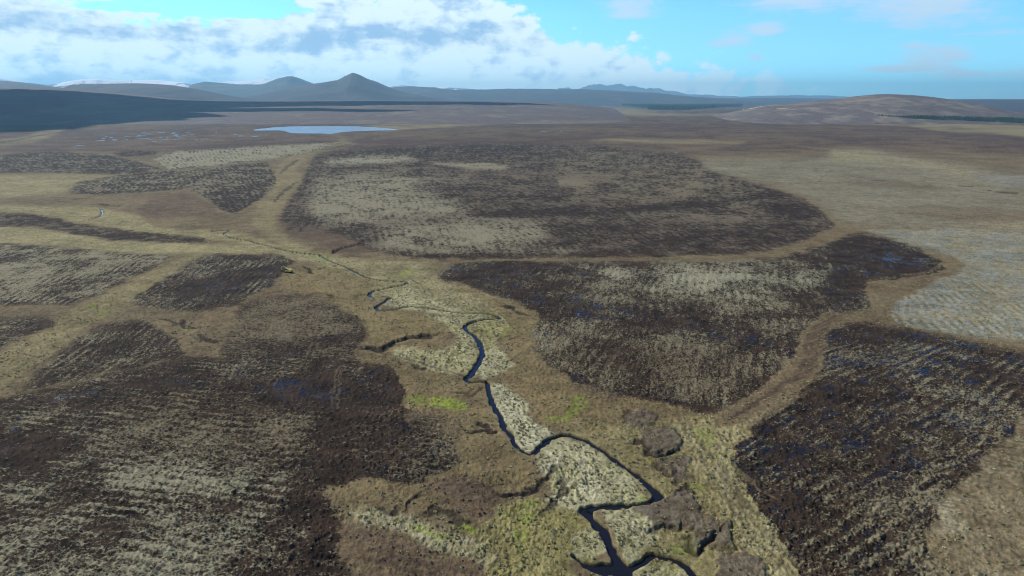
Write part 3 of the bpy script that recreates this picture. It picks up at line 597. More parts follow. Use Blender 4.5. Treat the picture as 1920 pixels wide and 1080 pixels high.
# --- peat scars: little cliffs that face the camera (drop on the near side)
SCARS = [
    ([(690, 648), (712, 652), (728, 647), (738, 637), (760, 631), (782, 629), (806, 627)], 1.9, 9, 1.0), ([(620, 474), (640, 464), (655, 460), (670, 456)], 1.6, 8, 1.0), ([(578, 500), (586, 503), (592, 510)], 1.8, 5, 1.0),
    ([(1622, 524), (1660, 522), (1700, 516), (1735, 512), (1752, 506), (1768, 498)], .8, 5, .9), ([(945, 574), (962, 577), (975, 583), (995, 591)], .8, 4, .9), ([(955, 572), (968, 577)], 1., 3, 1.),
    ([(310, 597), (330, 603), (340, 600)], .7, 3, .9), ([(345, 600), (360, 612), (372, 610)], .8, 3, .9), ([(372, 626), (384, 636)], .8, 3, .9), ([(392, 634), (412, 636)], .9, 3, .9), ([(525, 555), (560, 552), (595, 550), (630, 556)], .6, 3, .8),
    ([(940, 923), (965, 922), (985, 918), (1000, 910)], .9, 4, 1.), ([(1000, 905), (1020, 895), (1035, 888), (1040, 880)], .7, 4, .8), ([(715, 950), (735, 958), (750, 948)], .7, 3, .8), ([(770, 950), (785, 938), (795, 930)], .6, 3, .7), ([(820, 958), (840, 962), (860, 968)], .6, 3, .8), ([(640, 480), (690, 482)], .3, 3, .4),
    ([(1500, 372), (1530, 392), (1550, 412), (1562, 424)], .8, 8, .7), ([(1862, 357), (1890, 360), (1940, 364)], .9, 10, .9), ([(1810, 348), (1830, 350)], .7, 8, .8), ([(535, 430), (555, 424)], .8, 6, .8), ([(566, 434), (576, 424)], .8, 6, .8), ([(905, 793), (912, 800)], 1., 3, 1.), ([(897, 806), (910, 806), (920, 808)], 1., 3, 1.),
    ([(700, 563), (716, 558), (722, 566)], .4, 3, .4), ([(645, 557), (668, 560), (675, 553)], .4, 3, .5), ([(865, 735), (885, 742), (900, 732)], .4, 3, .6), ([(780, 684), (795, 690)], .8, 3, .9), ([(1100, 770), (1160, 795), (1175, 775)], .4, 3, .3), ([(1260, 905), (1270, 888), (1262, 870)], .7, 3, .7),
    ([(1030, 965), (1036, 930), (1045, 905)], .5, 3, .7), ([(1052, 905), (1040, 915), (1032, 940)], .4, 3, .6),
    ([(480, 240), (500, 238), (520, 237), (545, 236.4)], .5, 30, .5), ([(672, 262), (690, 260)], .6, 20, .8), ([(650, 271), (625, 276), (600, 282)], .6, 14, .6), ([(545, 352), (530, 364), (518, 378)], .6, 8, .7), ([(560, 340), (548, 350)], .5, 8, .6), ([(562, 300), (545, 312), (530, 325)], .5, 8, .6), ([(20, 400), (60, 396)], .5, 8, .5), ([(130, 375), (155, 372)], .6, 8, .7), ([(195, 382), (222, 386)], .6, 8, .7),
    ([(1190, 826), (1208, 829), (1217, 838), (1222, 847), (1234, 845)], .9, 3, 1.), ([(1240, 850), (1250, 852), (1260, 846)], .8, 3, 1.), ([(1250, 868), (1254, 884), (1262, 893)], .7, 3, .9), ([(1219, 993), (1236, 988), (1250, 987), (1262, 997), (1270, 994)], .6, 3, .75), ([(1288, 1019), (1306, 1029), (1326, 1019), (1347, 1001)], .8, 3, .85), ([(1164, 789), (1170, 780), (1178, 771)], .6, 3, .8), ([(1278, 912), (1268, 925), (1255, 934)], .7, 3, .8), ([(1386, 875), (1400, 892), (1420, 905), (1450, 925)], .4, 3, .7), ([(1350, 1028), (1368, 1034), (1380, 1030)], .5, 3, .6),
    ([(-20, 272), (40, 262), (80, 254), (150, 244)], .5, 30, .6), ([(300, 447), (350, 452), (390, 456)], .4, 6, .5), ([(375, 455), (392, 452)], .5, 6, .6),
]
for pts, drop, run, k in SCARS:
    L = dens_line(pts, 6)
    idx, D, S, W = line_dist([tuple(p) for p in L], run + 3, 1.2)
    # the near side is the one towards the camera: to the right of a line that runs left to right
    G = np.array([gpt(*p) for p in L]); flip = 1 if (G[-1, 0] - G[0, 0]) >= 0 else -1
    sd = D * S * flip                       # positive = far side
    prof = np.where(sd > 0, 0.12 * np.exp(-sd / 1.5), -drop * sst(0, 0.9, -sd) * np.exp(-np.maximum(-sd - 1.0, 0) / (run * 0.35)))
    taper = np.ones(len(idx))
    prof = prof * .6
    Zd[idx] = np.where(np.abs(prof) > np.abs(Zd[idx]), prof, Zd[idx])
    drop *= .6; k *= .9
    th = 1.0 + drop * 0.8 + 0.4 * step[idx]
    m = np.zeros(N, F32); m[idx] = k * sst(-th * 1.3, -th * 0.75, sd) * (1 - sst(-0.1, 0.25, sd + n1[idx] * 0.5))
    paint(m, d=1.0)

# --- heather hummocks on the right bank
HUM = [[(1166, 790), (1178, 775), (1200, 770), (1222, 780), (1226, 795), (1205, 803), (1180, 800)], [(1192, 825), (1215, 805), (1240, 798), (1262, 806), (1280, 822), (1268, 838), (1262, 848), (1240, 852), (1220, 848), (1214, 836)],
       [(1240, 868), (1258, 856), (1285, 852), (1300, 870), (1298, 895), (1275, 900), (1262, 895), (1255, 885)], [(1180, 948), (1240, 940), (1262, 930), (1270, 915), (1290, 920), (1310, 950), (1318, 975), (1308, 1000), (1290, 1006), (1268, 995), (1245, 988), (1215, 993), (1212, 970)],
       [(1318, 975), (1345, 985), (1347, 1000), (1330, 1018), (1305, 1030), (1290, 1022), (1300, 1008)], [(1350, 975), (1375, 980), (1383, 1010), (1380, 1030), (1350, 1030), (1345, 1010)], [(1340, 1050), (1400, 1035), (1430, 1050), (1440, 1080), (1440, 1120), (1330, 1110)], ell(812, 795, 60, 22, 10), ell(870, 925, 50, 20, 5), ell(1120, 735, 50, 10, 15)]
HUMW = np.zeros(N, F32)
for i, pl in enumerate(HUM):
    m = region(pl, 5); big = i < 7; mz = sst(0, .2, m)
    HUMW = np.maximum(HUMW, m); Zd += sst(0.1, 1.0, m) * (0.55 if big else 0.2)
    g = np.clip(0.5 + n2 * .9 + n05 * .6, 0, 1)
    paint(mz * sst(.25, .75, m + (n2 * .3 + n5 * .35 + n1 * .2)) * (.8 if big else .5), h=.8, d=.22 * (1 - g), i=.30 * g * (1 if big else .2), t=.35 * g)

# --- the burn: an incised channel
BURN = [(600, 478, 3), (612, 486, 3), (640, 497, 3.5), (668, 510, 4), (700, 524, 4), (735, 527, 4), (762, 529, 5), (750, 535, 6), (723, 541, 6), (695, 548, 7), (699, 556, 7), (728, 557, 8), (720, 567, 7), (707, 576, 8), (715, 582, 5), (740, 580, 4), (763, 575, 5), (793, 576, 7), (827, 581, 7), (867, 586, 6), (907, 587, 7), (930, 592, 8), (936, 597, 8), (907, 598, 10), (887, 603, 11), (873, 613, 11), (887, 630, 12), (898, 643, 13), (905, 663, 14), (897, 683, 16), (885, 700, 20), (871, 711, 14), (882, 717, 10), (907, 716, 9), (917, 723, 12), (919, 743, 13), (930, 763, 13), (942, 785, 14), (944, 802, 13), (960, 819, 13), (977, 840, 14), (997, 849, 14), (1014, 838, 14), (1034, 824, 15), (1064, 817, 14), (1100, 827, 14), (1140, 851, 14), (1187, 885, 15), (1225, 915, 20), (1238, 932, 24), (1215, 941, 14), (1165, 948, 22), (1120, 950, 30), (1096, 955, 28), (1104, 973, 20), (1130, 998, 24), (1143, 1027, 26), (1160, 1052, 40), (1180, 1085, 54), (1190, 1150, 60), (1170, 1300, 60), (1150, 1500, 60)]
ARMS = [[(1077, 1040, 8), (1100, 1058, 22), (1130, 1066, 36), (1170, 1066, 40)], [(1180, 1066, 24), (1205, 1054, 18), (1225, 1040, 14), (1255, 1045, 16), (1285, 1058, 22), (1300, 1078, 26), (1330, 1140, 30), (1380, 1300, 30)],
        [(190, 392, 1.6), (192, 400, 2.2), (180, 408, 2.2), (168, 412, 1.6)], [(400, 433, 1.6), (428, 432, 2.4), (422, 438, 2.6), (432, 445, 1.8), (470, 452, 1.6), (540, 470, 1.8), (600, 478, 2)], [(600, 505, 4), (610, 502, 4), (640, 498, 3)]]
WATER_Z = -0.62
und = 0.45 * n250 + 0.28 * n80 + 0.14 * n30
chan_keep = np.ones(N, F32); chan = np.zeros(N, F32); burn_lines = []
for ln in [BURN] + ARMS:
    L = dens_line(ln, 5); burn_lines.append(L)
    idx, D, S, W = line_dist([tuple(p) for p in L], 26, 0.42)
    hw = np.maximum(W * 0.245 * (1 + .55 * n5[idx] + .3 * n2[idx]), 0.25)
    chan_keep[idx] = np.minimum(chan_keep[idx], sst(1.0, 22, D - hw))
    c = -1.35 * (1 - sst(hw * 0.80, hw + 0.55, D))
    chan[idx] = np.minimum(chan[idx], c)
    m = np.zeros(N, F32); m[idx] = 1 - sst(hw + 0.05, hw + 0.45 + 0.3 * step[idx], D + n1[idx] * 0.25)
    paint(m * .92, d=1.0)
    m = np.zeros(N, F32); m[idx] = (1 - sst(hw + 0.5, hw + 2.2, D)) * sst(hw + 0.1, hw + 0.5, D) * .35
    paint(m * np.clip(.6 + n5, 0, 1), o=.8, p=.3)

# dark gaps between the tussocks
gapn = sst(.08, .55, -(n05 * .55 + n1 * .8 + n2 * .45))
paint(np.clip((Wt[:, OLI] + Wt[:, PAL]) * .6 + Wt[:, TAN] * .25, 0, 1) * gapn * (gr < 700) * (1 - MUL), d=.5, o=.4, h=.15)
# --- relief of the covers
hgt = und * chan_keep
wsum = np.maximum(Wt.sum(1), 1e-6); Wt /= wsum[:, None]
hr = n05 * 0.55 * fade(.55) + n1 * 0.75 * fade(1.1) + n2 * 0.6 * fade(2.3)
grassy = Wt[:, OLI] + Wt[:, PAL] * (1 - edge_ok)
amp = 0.12 + 0.42 * grassy + 0.10 * Wt[:, HEA] + 0.05 * Wt[:, TAN] + 0.10 * edge_ok + .1 * pf
hgt += amp * hr * np.clip(0.35 + chan_keep * 2, 0, 1) * (1 - .9 * Wt[:, WET])
hgt += edge_ok * (0.16 * straw - 0.06) * fade(2.2) * (1 - Wt[:, WET]) + edge_ok * FUR * 0.25 * fade(4)
hgt += pf * fw * 0.12 * fade(4)
hgt += Zd * np.clip(step * 0 + 1, 0, 1)
hgt = hgt - 0.25 * Wt[:, WET] * fade(3)
hgt = hgt * np.clip(1 - (gr - 900) / 600, 0, 1) * np.clip((gr - 30) / 60, 0, 1)
hgt = np.where(chan < -0.02, np.minimum(hgt, hgt * (1 + chan / 1.35) + chan), hgt)
far_flat = gr > 1500; hgt[far_flat] = 0

V = np.stack([gx, gy, hgt], 1)
ii, jj = np.meshgrid(np.arange(NR - 1), np.arange(NA), indexing='ij')
j2 = (jj + 1) % NA
quads = np.stack([ii * NA + jj, ii * NA + j2, (ii + 1) * NA + j2, (ii + 1) * NA + jj], -1).reshape(-1, 4)[:, ::-1]
V = np.vstack([V, [[0, 0, 0]]])
tri = np.stack([np.full(NA, N), (np.arange(NA) + 1) % NA, np.arange(NA)], 1)
me = new_mesh('ground', V, quads, tri)
Wt = np.vstack([Wt, Wt[:1]])
MU = np.stack([MUL, plog, wlog, FUR], 1); RW_ = np.vstack([ROWS, ROWS[:1]]); MU = np.vstack([MU, MU[:1]]); TN = np.vstack([np.c_[TONE, MUL], [[0, 0, 0, 0]]])
for nm, arr in (('cover', Wt[:, 0:4]), ('bare', Wt[:, 4:8]), ('mulch', MU), ('fleck', TN)):
    a = me.attributes.new(nm, 'FLOAT_COLOR', 'POINT'); a.data.foreach_set('color', np.ascontiguousarray(arr, F32).ravel())

a = me.attributes.new('rows', 'FLOAT_VECTOR', 'POINT'); a.data.foreach_set('vector', np.ascontiguousarray(RW_, F32).ravel())
gm, t, b = mat_new('bog_surface')
co = t.nodes.new('ShaderNodeTexCoord'); P = co.outputs['Object']
fine = nnoise(t, P, 3.8, 4, 0.68); mid = nnoise(t, P, 0.55, 4, 0.6); broad = nnoise(t, P, 0.02, 5, 0.55); patch = nnoise(t, P, 0.12, 4, 0.55)
def att(nm):
    n = t.nodes.new('ShaderNodeAttribute'); n.attribute_name = nm
    s = t.nodes.new('ShaderNodeSeparateColor'); t.links.new(n.outputs['Color'], s.inputs[0])
    return [Ex(t, s.outputs[i]) for i in range(3)] + [Ex(t, n.outputs['Alpha'])]
wts = att('cover') + att('bare')
CLS = [((.088, .057, .043), (.165, .112, .085)), ((.172, .124, .058), (.350, .262, .126)), ((.135, .126, .036), (.305, .280, .085)), ((.25, .24, .135), (.50, .475, .31)),
       ((.020, .0155, .013), (.052, .039, .031)), ((.12, .20, .012), (.24, .34, .03)), ((.135, .158, .135), (.31, .36, .335)), ((.012, .011, .011), (.022, .019, .017))]
CLS = [tuple(tuple(k * g for k in c) for c in p) for p, g in zip(CLS, (.64, .72, 1.08, 1.05, .7, .9, .8, 1))]
acc = None
for wgt, (c0, c1) in zip(wts, CLS):
    f = (fine * 0.55 + mid * 0.35 + patch * 0.30 + broad * 0.25 - 0.225).ss(0.33, 0.67)
    c = mixc(t, f, tuple(k * .74 for k in c0), tuple(k * 1.12 for k in c1))
    vm = t.nodes.new('ShaderNodeVectorMath'); vm.operation = 'SCALE'; t.links.new(c, vm.inputs[0]); t.links.new(wgt.s, vm.inputs['Scale'])
    if acc is None: acc = vm.outputs[0]
    else:
        ad = t.nodes.new('ShaderNodeVectorMath'); ad.operation = 'ADD'; t.links.new(acc, ad.inputs[0]); t.links.new(vm.outputs[0], ad.inputs[1]); acc = ad.outputs[0]
mul, plg, wlg, fur_ = att('mulch'); ftan, fpal, fhea, _ = att('fleck')
rw = t.nodes.new('ShaderNodeAttribute'); rw.attribute_name = 'rows'
mp = t.nodes.new('ShaderNodeMapping'); mp.inputs['Scale'].default_value = (1, .42, 1); t.links.new(rw.outputs['Vector'], mp.inputs[0]); RP = mp.outputs[0]
mp2 = t.nodes.new('ShaderNodeMapping'); mp2.inputs['Scale'].default_value = (1, .62, 1); t.links.new(rw.outputs['Vector'], mp2.inputs[0])
tuf = (nnoise(t, mp2.outputs[0], 1.5, 4, .68) - .5) * 4.6 + (nnoise(t, RP, .62, 4, .62, .4) - .5) * 2.9 + (nnoise(t, RP, .17, 3, .55) - .5) * 1.1
mul = (mul + (tuf * .42 + (nnoise(t, P, .10, 3, .6) - .5) * 1.4) * (mul * (1.0 - mul) * 4.0).clamp()).ss(.30, .70)
straw_ = (tuf * 1.1 + plg - .10).ss(-.50, .62)
wt_ = ((nnoise(t, P, 1.3, 4, .6) - .5) * 6.5 + wlg * .9 - .1).ss(-.1, .2) * (1.0 - straw_ * .8)
tv = fine * .5 + mid * .5
cs = mixc(t, (fhea * 1.0 / (ftan + fpal + fhea + .001)).clamp(), mixc(t, (fpal / (ftan + fpal + .001)).clamp(), mixc(t, tv, (.100, .080, .042), (.235, .190, .095)), mixc(t, tv, (.19, .182, .11), (.46, .445, .29))), mixc(t, tv, (.066, .047, .038), (.135, .10, .08)))
cp = mixc(t, (fine * .6 + patch * .6 - .1).ss(.3, .75), (.011, .0082, .0062), (.066, .043, .027))
cf = mixc(t, wt_, mixc(t, straw_, cp, cs), (.012, .012, .014))
fin = mixc(t, mul, acc, cf)
t.links.new(fin, b.inputs['Base Color'])
wet = wts[7].ss(0.45, 0.75)._m('MAXIMUM', wt_ * mul)
t.links.new((0.92 - wet * 0.72).s, b.inputs['Roughness']); t.links.new((wet * 0.22 + 0.06).s, b.inputs['Specular IOR Level'])
bp = t.nodes.new('ShaderNodeBump'); bp.inputs['Distance'].default_value = 0.5
t.links.new(((1.0 - wet) * 0.75).s, bp.inputs['Strength']); t.links.new((fine * 0.5 + mid * 0.9 + straw_ * mul * 0.5).s, bp.inputs['Height'])
nm_ = t.nodes.new('ShaderNodeMix'); nm_.data_type = 'VECTOR'; t.links.new(wet.clamp().s, nm_.inputs[0])   # standing water lies level
t.links.new(bp.outputs[0], nm_.inputs[4]); nm_.inputs[5].default_value = (0, 0, 1)
t.links.new(nm_.outputs[1], b.inputs['Normal'])
ground = link('ground', me, gm, 'structure')

# ------------------------------------------------------------------ tussocks, heather and brash standing on the near ground
def scatter(name, weight, dens, rmax, size, hh, blades, mat, seed):
    """clumps of drooping blades, thrown over the sector r < rmax where weight (per ground vertex) allows"""
    rng = np.random.default_rng(seed)
    n = int(dens * (rmax ** 2 - 95 ** 2) * math.radians(46))
    r = np.sqrt(rng.uniform(95 ** 2, rmax ** 2, n)); a = rng.uniform(-46, 45.9, n) * d2r
    fi = np.clip(np.searchsorted(rr, r) - 1, 0, NR - 2); ai = np.clip(((a / d2r + 46) / .06).astype(int), 0, int(92 / .06) - 1)
    k = fi * NA + ai
    ok = rng.uniform(0, 1, n) < weight[k] * np.clip((rmax - r) / (rmax * .45), 0, 1)
    r, a, k = r[ok], a[ok], k[ok]; n = len(r)
    x, y = r * np.sin(a), r * np.cos(a); z = np.minimum(hgt[k], np.minimum(hgt[k + 1], hgt[k + NA])) - .03
    sz = rng.uniform(*size, n); hz_ = rng.uniform(*hh, n); th0 = rng.uniform(0, 6.28, n)
    V = np.zeros((n, blades, 4, 3), F32)
    for b_ in range(blades):
        th = th0 + 6.283 * b_ / blades + rng.uniform(-.4, .4, n); L = sz * rng.uniform(.55, 1.1, n) * .5; wd = sz * rng.uniform(.10, .20, n)
        h = hz_ * rng.uniform(.6, 1.15, n); cx, sy = np.cos(th), np.sin(th)
        for q, (f, hq, wq) in enumerate(((.08, 0., -.6), (.55, 1., -1.), (1.0, .55, 0.), (.5, 1.03, 1.))):
            V[:, b_, q, 0] = x + cx * L * f - sy * wd * wq; V[:, b_, q, 1] = y + sy * L * f + cx * wd * wq; V[:, b_, q, 2] = z + h * hq
    Q = np.arange(n * blades * 4).reshape(-1, 4)
    return link(name, new_mesh(name, V.reshape(-1, 3), Q, None, False), mat, 'stuff')


def tuft_mat(name, cols, sc_):
    m, t, b = mat_new(name)
    co = t.nodes.new('ShaderNodeTexCoord'); P = co.outputs['Object']
    f = (nnoise(t, P, sc_, 3, .6) - .5) * 1.8 + (nnoise(t, P, .16, 4, .6) - .5) * 1.8 + .5
    t.links.new(mixc(t, f.ss(.5, 1.), mixc(t, f.ss(0., .5), cols[0], cols[1]), cols[2]), b.inputs['Base Color'])
    return m


Wn = Wt[:N]; nomul = np.clip(1 - MUL * 1.3, 0, 1); dry = (chan > -.05) * (Zd > -.25)
straw_w = sst(-.5, .6, tuft / .42 + plog - .1 + n2 * .8)
scatter('grass_tussocks', np.clip(Wn[:, OLI] * 1.0 + Wn[:, PAL] * .8 + Wn[:, TAN] * .18, 0, 1) * nomul * dry * np.clip(.55 + n5 * .9 + n2 * .5, .05, 1), 1.35, 430, (.55, 1.25), (.16, .42), 8, tuft_mat('dead_grass', ((.12, .115, .04), (.27, .25, .11), (.44, .41, .25)), 1.2), 3)
scatter('heather_clumps', np.clip(Wn[:, HEA] * 1.3 - .45, 0, 1) * (1 - .6 * HUMW) * nomul * dry * np.clip(.5 + n5, .05, 1), 1.2, 360, (.4, 1.0), (.14, .38), 8, tuft_mat('heather_twigs', ((.045, .033, .026), (.10, .073, .056), (.17, .135, .11)), 1.5), 4)
scatter('brash_tufts', np.clip(MUL * straw_w * 1.1 - .12, 0, 1) * (1 - .8 * sst(-.2, .4, wlog)) , 1.1, 380, (.35, .95), (.07, .24), 6, tuft_mat('bleached_brash', ((.10, .08, .045), (.23, .195, .11), (.43, .41, .28)), 1.6), 5)

# ------------------------------------------------------------------ water
wm, t, b = mat_new('peaty_water')
b.inputs['Base Color'].default_value = (.010, .009, .009, 1); b.inputs['Roughness'].default_value = .05; b.inputs['Specular IOR Level'].default_value = .4
co = t.nodes.new('ShaderNodeTexCoord'); bp = t.nodes.new('ShaderNodeBump'); bp.inputs['Strength'].default_value = .04; bp.inputs['Distance'].default_value = .2
t.links.new(nnoise(t, co.outputs['Object'], 1.6, 3).s, bp.inputs['Height']); t.links.new(bp.outputs[0], b.inputs['Normal'])
for ib_, L in enumerate(burn_lines):
    G = np.array([gpt(p[0], p[1]) for p in L]); Wd = np.array([p[2] / FPX * math.hypot(math.hypot(*g), H) for p, g in zip(L, G)])
    T = np.gradient(G, axis=0); T /= np.linalg.norm(T, axis=1)[:, None] + 1e-9; Nn = np.stack([-T[:, 1], T[:, 0]], 1)
    hw = np.maximum(Wd * .42, .4)[:, None] + .5
    n = len(G); VV = np.vstack([np.c_[G + Nn * hw, np.full(n, WATER_Z - .006 * ib_)], np.c_[G - Nn * hw, np.full(n, WATER_Z - .006 * ib_)]])
    q = [(i, i + n, i + n + 1, i + 1) for i in range(n - 1)]
    link('stream', new_mesh('stream', VV, q), wm, 'structure')

lm, t, b = mat_new('lake_water')
b.inputs['Base Color'].default_value = (.03, .09, .19, 1); b.inputs['Roughness'].default_value = .22; b.inputs['Specular IOR Level'].default_value = .5  # blue base colour stands in for the sky reflected by the waves
co = t.nodes.new('ShaderNodeTexCoord'); bp = t.nodes.new('ShaderNodeBump'); bp.inputs['Strength'].default_value = .05; bp.inputs['Distance'].default_value = .2
t.links.new(nnoise(t, co.outputs['Object'], .35, 4).s, bp.inputs['Height']); t.links.new(bp.outputs[0], b.inputs['Normal'])
def sheet(name, pts, z, mat):
    P = [(*gpt(u, v, z), z) for u, v in pts]
    me = bpy.data.meshes.new(name); me.from_pydata(P, [], [list(range(len(P)))]); me.update()
    o = link(name, me, mat, 'structure')
    return o
LOCH = [(474, 243.6), (488, 241.4), (505, 240.2), (510, 239), (530, 238), (546, 237), (600, 236.6), (662, 236.6), (680, 237.6), (697, 238.2), (720, 240), (741, 242.4), (743, 244.2), (700, 245), (664, 246.2), (640, 248), (628, 250), (617, 251.6), (604, 250.4), (552, 250), (540, 248), (528, 244.8), (500, 244.6), (480, 244.8)]
lp = dens_line(LOCH + [LOCH[0]], 4)[:-1]
sheet('lake', [tuple(p) for p in lp], 0.35, lm)
rnd = random.Random(11)
spots = [(150, 272.6, 12, .7), (188, 264, 13, .9), (216, 262.2, 9, .8), (235, 262, 8, .8), (208, 258, 7, .5), (240, 256.5, 10, .5), (330, 252.5, 6, .6), (352, 249, 7, .5), (268, 260.4, 16, .6), (310, 261, 14, .7), (340, 258.6, 11, .6), (388, 259, 8, .6), (452, 255, 7, .8), (478, 255.4, 12, .9), (500, 253, 5, .5), (1020, 247, 7, .6), (1052, 246, 6, .6), (1066, 245.6, 4, .5), (1268, 286, 4, .7)]
for k in range(46): spots.append((rnd.gauss(290, 62), rnd.uniform(248, 265), rnd.uniform(2.5, 8), rnd.uniform(.3, .6)))
for (u, v, a, c) in [(u, v, a * .75, c * .6) for u, v, a, c in spots]:
    a2 = rnd.uniform(0, 6); sheet('pool', [(u + a * math.cos(q) * (1 + .25 * math.sin(2 * q + a2)), v + c * math.sin(q) * (1 + .25 * math.sin(3 * q + a2))) for q in [2 * math.pi * k / 14 for k in range(14)]], 0.3, lm)

# ------------------------------------------------------------------ hills and mountains
def hill_mat(name, lo, hi, grass, gscale=0.004, snow=None, snow_z=400, streak=1.0, green=0.0):
    m, t, b = mat_new(name)
    co = t.nodes.new('ShaderNodeTexCoord'); P = co.outputs['Object']
    n1_ = nnoise(t, P, gscale, 8, .6, .6); n2_ = nnoise(t, P, gscale * 6, 6, .6)
    mp = t.nodes.new('ShaderNodeMapping'); mp.inputs['Scale'].default_value = (1, .35, 3.0); mp.inputs['Rotation'].default_value = (0, math.radians(28), 0); t.links.new(P, mp.inputs[0])
    st = nnoise(t, mp.outputs[0], gscale * 3, 6, .6, .5)
    c = mixc(t, n2_, lo, hi)
    c = mixc(t, (n1_ * .6 + st * .6 * streak - .15).ss(.42, .64) * .62, c, grass)
    if snow is not None:
        sp = t.nodes.new('ShaderNodeSeparateXYZ'); t.links.new(P, sp.inputs[0]); zz = Ex(t, sp.outputs[2])
        f = ((zz - snow_z) / 160.0 + (n2_ - .5) * 3.0 + (st - .5) * 3.4).ss(-.1, .35) * snow
        c = mixc(t, f, c, (.86, .88, .90))
    t.links.new(c, b.inputs['Base Color'])
    bp = t.nodes.new('ShaderNodeBump'); bp.inputs['Distance'].default_value = 14; bp.inputs['Strength'].default_value = .7
    t.links.new(n2_.s, bp.inputs['Height']); t.links.new(bp.outputs[0], b.inputs['Normal'])
    return m


def hill(name, pts, D, near, far, mat, rough=.05, k=1.0, lam=None, seed=0, nu=240, nd=70, jag=0.0):
    pts = dens_line(pts, 6)
    us = np.linspace(pts[0, 0], pts[-1, 0], nu); vs = np.interp(us, pts[:, 0], pts[:, 1])
    tt = np.concatenate([np.linspace(-1, 0, int(nd * .65))[:-1], np.linspace(0, 1, int(nd * .35))])
    X = np.zeros((nu, len(tt))); Yy = X.copy(); Zz = X.copy()
    for i, (u, v) in enumerate(zip(us, vs)):
        x, y, z = at_depth(u, v, D)
        yy = D + np.where(tt < 0, tt * near, tt * far)
        X[i] = x * (0.25 + 0.75 * yy / D); Yy[i] = yy
        pr = np.cos(np.clip(np.abs(tt), 0, 1) * math.pi / 2) ** k
        Zz[i] = (z + 12) * pr - 12
    zmax = Zz.max()
    lam = lam or near * .35
    rel = fbm(X.ravel(), Yy.ravel(), lam, 90 + seed, 6, .52).reshape(X.shape)
    damp = np.clip((Zz + 12) / (zmax + 12), 0, 1) * (0.10 + 0.90 * np.clip(np.abs(tt) * 4, 0, 1))[None, :]
    Zz = Zz + rel * rough * zmax * damp
    if jag: Zz = Zz + (fbm(X.ravel(), Yy.ravel() * 0, lam * .3, 130 + seed, 4, .6).reshape(X.shape)) * jag * (Zz > 0)
    n, m_ = X.shape
    V = np.stack([X.ravel(), Yy.ravel(), Zz.ravel()], 1)
    a, c = np.meshgrid(np.arange(n - 1), np.arange(m_ - 1), indexing='ij')
    q = np.stack([a * m_ + c, (a + 1) * m_ + c, (a + 1) * m_ + c + 1, a * m_ + c + 1], -1).reshape(-1, 4)
    return link(name, new_mesh(name, V, q), mat, 'structure')


M_dark = hill_mat('moor_hill', (.07, .055, .048), (.15, .112, .095), (.20, .18, .10), .003)
M_near = hill_mat('grassy_hill', (.08, .066, .060), (.150, .124, .106), (.28, .24, .16), .004, streak=1.1)
M_mid = hill_mat('heather_hill', (.034, .034, .038), (.07, .063, .064), (.12, .10, .08), .0012)  # heather tones darkened and cooled: cloud shade is put into the colour
M_ben = hill_mat('bare_mountain', (.030, .032, .038), (.062, .058, .062), (.12, .098, .078), .0011, snow=.9, snow_z=560)  # dark bluish tones also carry cloud shade and distant haze
M_snow = hill_mat('snowy_mountain', (.10, .11, .13), (.17, .18, .20), (.22, .22, .22), .0006, snow=1., snow_z=335)
M_far = hill_mat('far_mountain', (.05, .055, .065), (.09, .095, .105), (.2, .2, .21), .0005, snow=.8, snow_z=900)

ridge = hill('hill', [(-700, 172), (-400, 158), (-150, 160), (0, 164.5), (60, 165), (120, 167), (200, 172), (280, 180), (340, 186.5), (420, 189), (520, 189), (640, 188.6), (800, 189), (900, 190), (1000, 191.5), (1080, 195), (1150, 203)], 5200, 2900, 1500, M_dark, .05, 1.15, 700, 1, 300)
hill('hill', [(90, 192), (130, 163), (160, 158.5), (200, 157), (260, 156.2), (320, 159.5), (380, 169), (430, 179), (480, 187), (520, 192)], 7600, 1700, 1300, M_mid, .08, 1., 500, 2)
hill('hill', [(-600, 150), (-200, 145), (-60, 148), (0, 151), (50, 155.5), (90, 161), (130, 168), (170, 186)], 9500, 2000, 1500, M_mid, .05, 1., 700, 3)
hill('mountain', [(-300, 158), (-100, 150), (0, 148.5), (40, 153), (90, 159), (120, 155), (150, 150.5), (172, 148.4), (186, 148.6), (205, 152.5), (240, 152.4), (280, 149.5), (310, 151), (340, 155), (370, 162), (400, 172)], 14200, 1800, 2000, M_snow, .14, 1., 900, 4)
hill('mountain', [(345, 176), (365, 160), (390, 155.2), (420, 155.6), (450, 158.6), (490, 158), (510, 152), (528, 145.4), (545, 142.6), (560, 146), (575, 152), (590, 158), (620, 172), (650, 184)], 12800, 2400, 1600, M_ben, .10, 1., 700, 5)
hill('mountain', [(370, 170), (410, 157), (440, 152.5), (470, 151), (500, 147.2), (520, 150), (560, 160), (590, 172)], 17000, 1700, 2000, M_snow, .14, 1., 900, 6)
hill('mountain', [(400, 190), (470, 180), (530, 169), (570, 161), (600, 155.6), (622, 152.6), (640, 149.4), (652, 143.8), (662, 139.6), (668, 139.3), (678, 143), (690, 149), (706, 154.5), (722, 161), (736, 166), (760, 173), (800, 181), (850, 188)], 9600, 2600, 1500, M_ben, .10, 1.1, 620, 7)
hill('hill', [(660, 190), (700, 174), (736, 166), (760, 163.6), (790, 163.5), (812, 164.6), (850, 168.5), (900, 169), (950, 167.2), (1000, 167.6), (1060, 168), (1110, 168.6), (1160, 170.5), (1220, 175), (1280, 180), (1340, 184), (1400, 188)], 13000, 3500, 2500, M_mid, .10, 1., 900, 8)
hill('mountain', [(690, 172), (735, 162.5), (760, 161.4), (790, 163.2), (835, 164.2), (900, 168.2), (940, 174)], 17200, 1500, 2000, M_snow, .12, 1., 1800, 9)
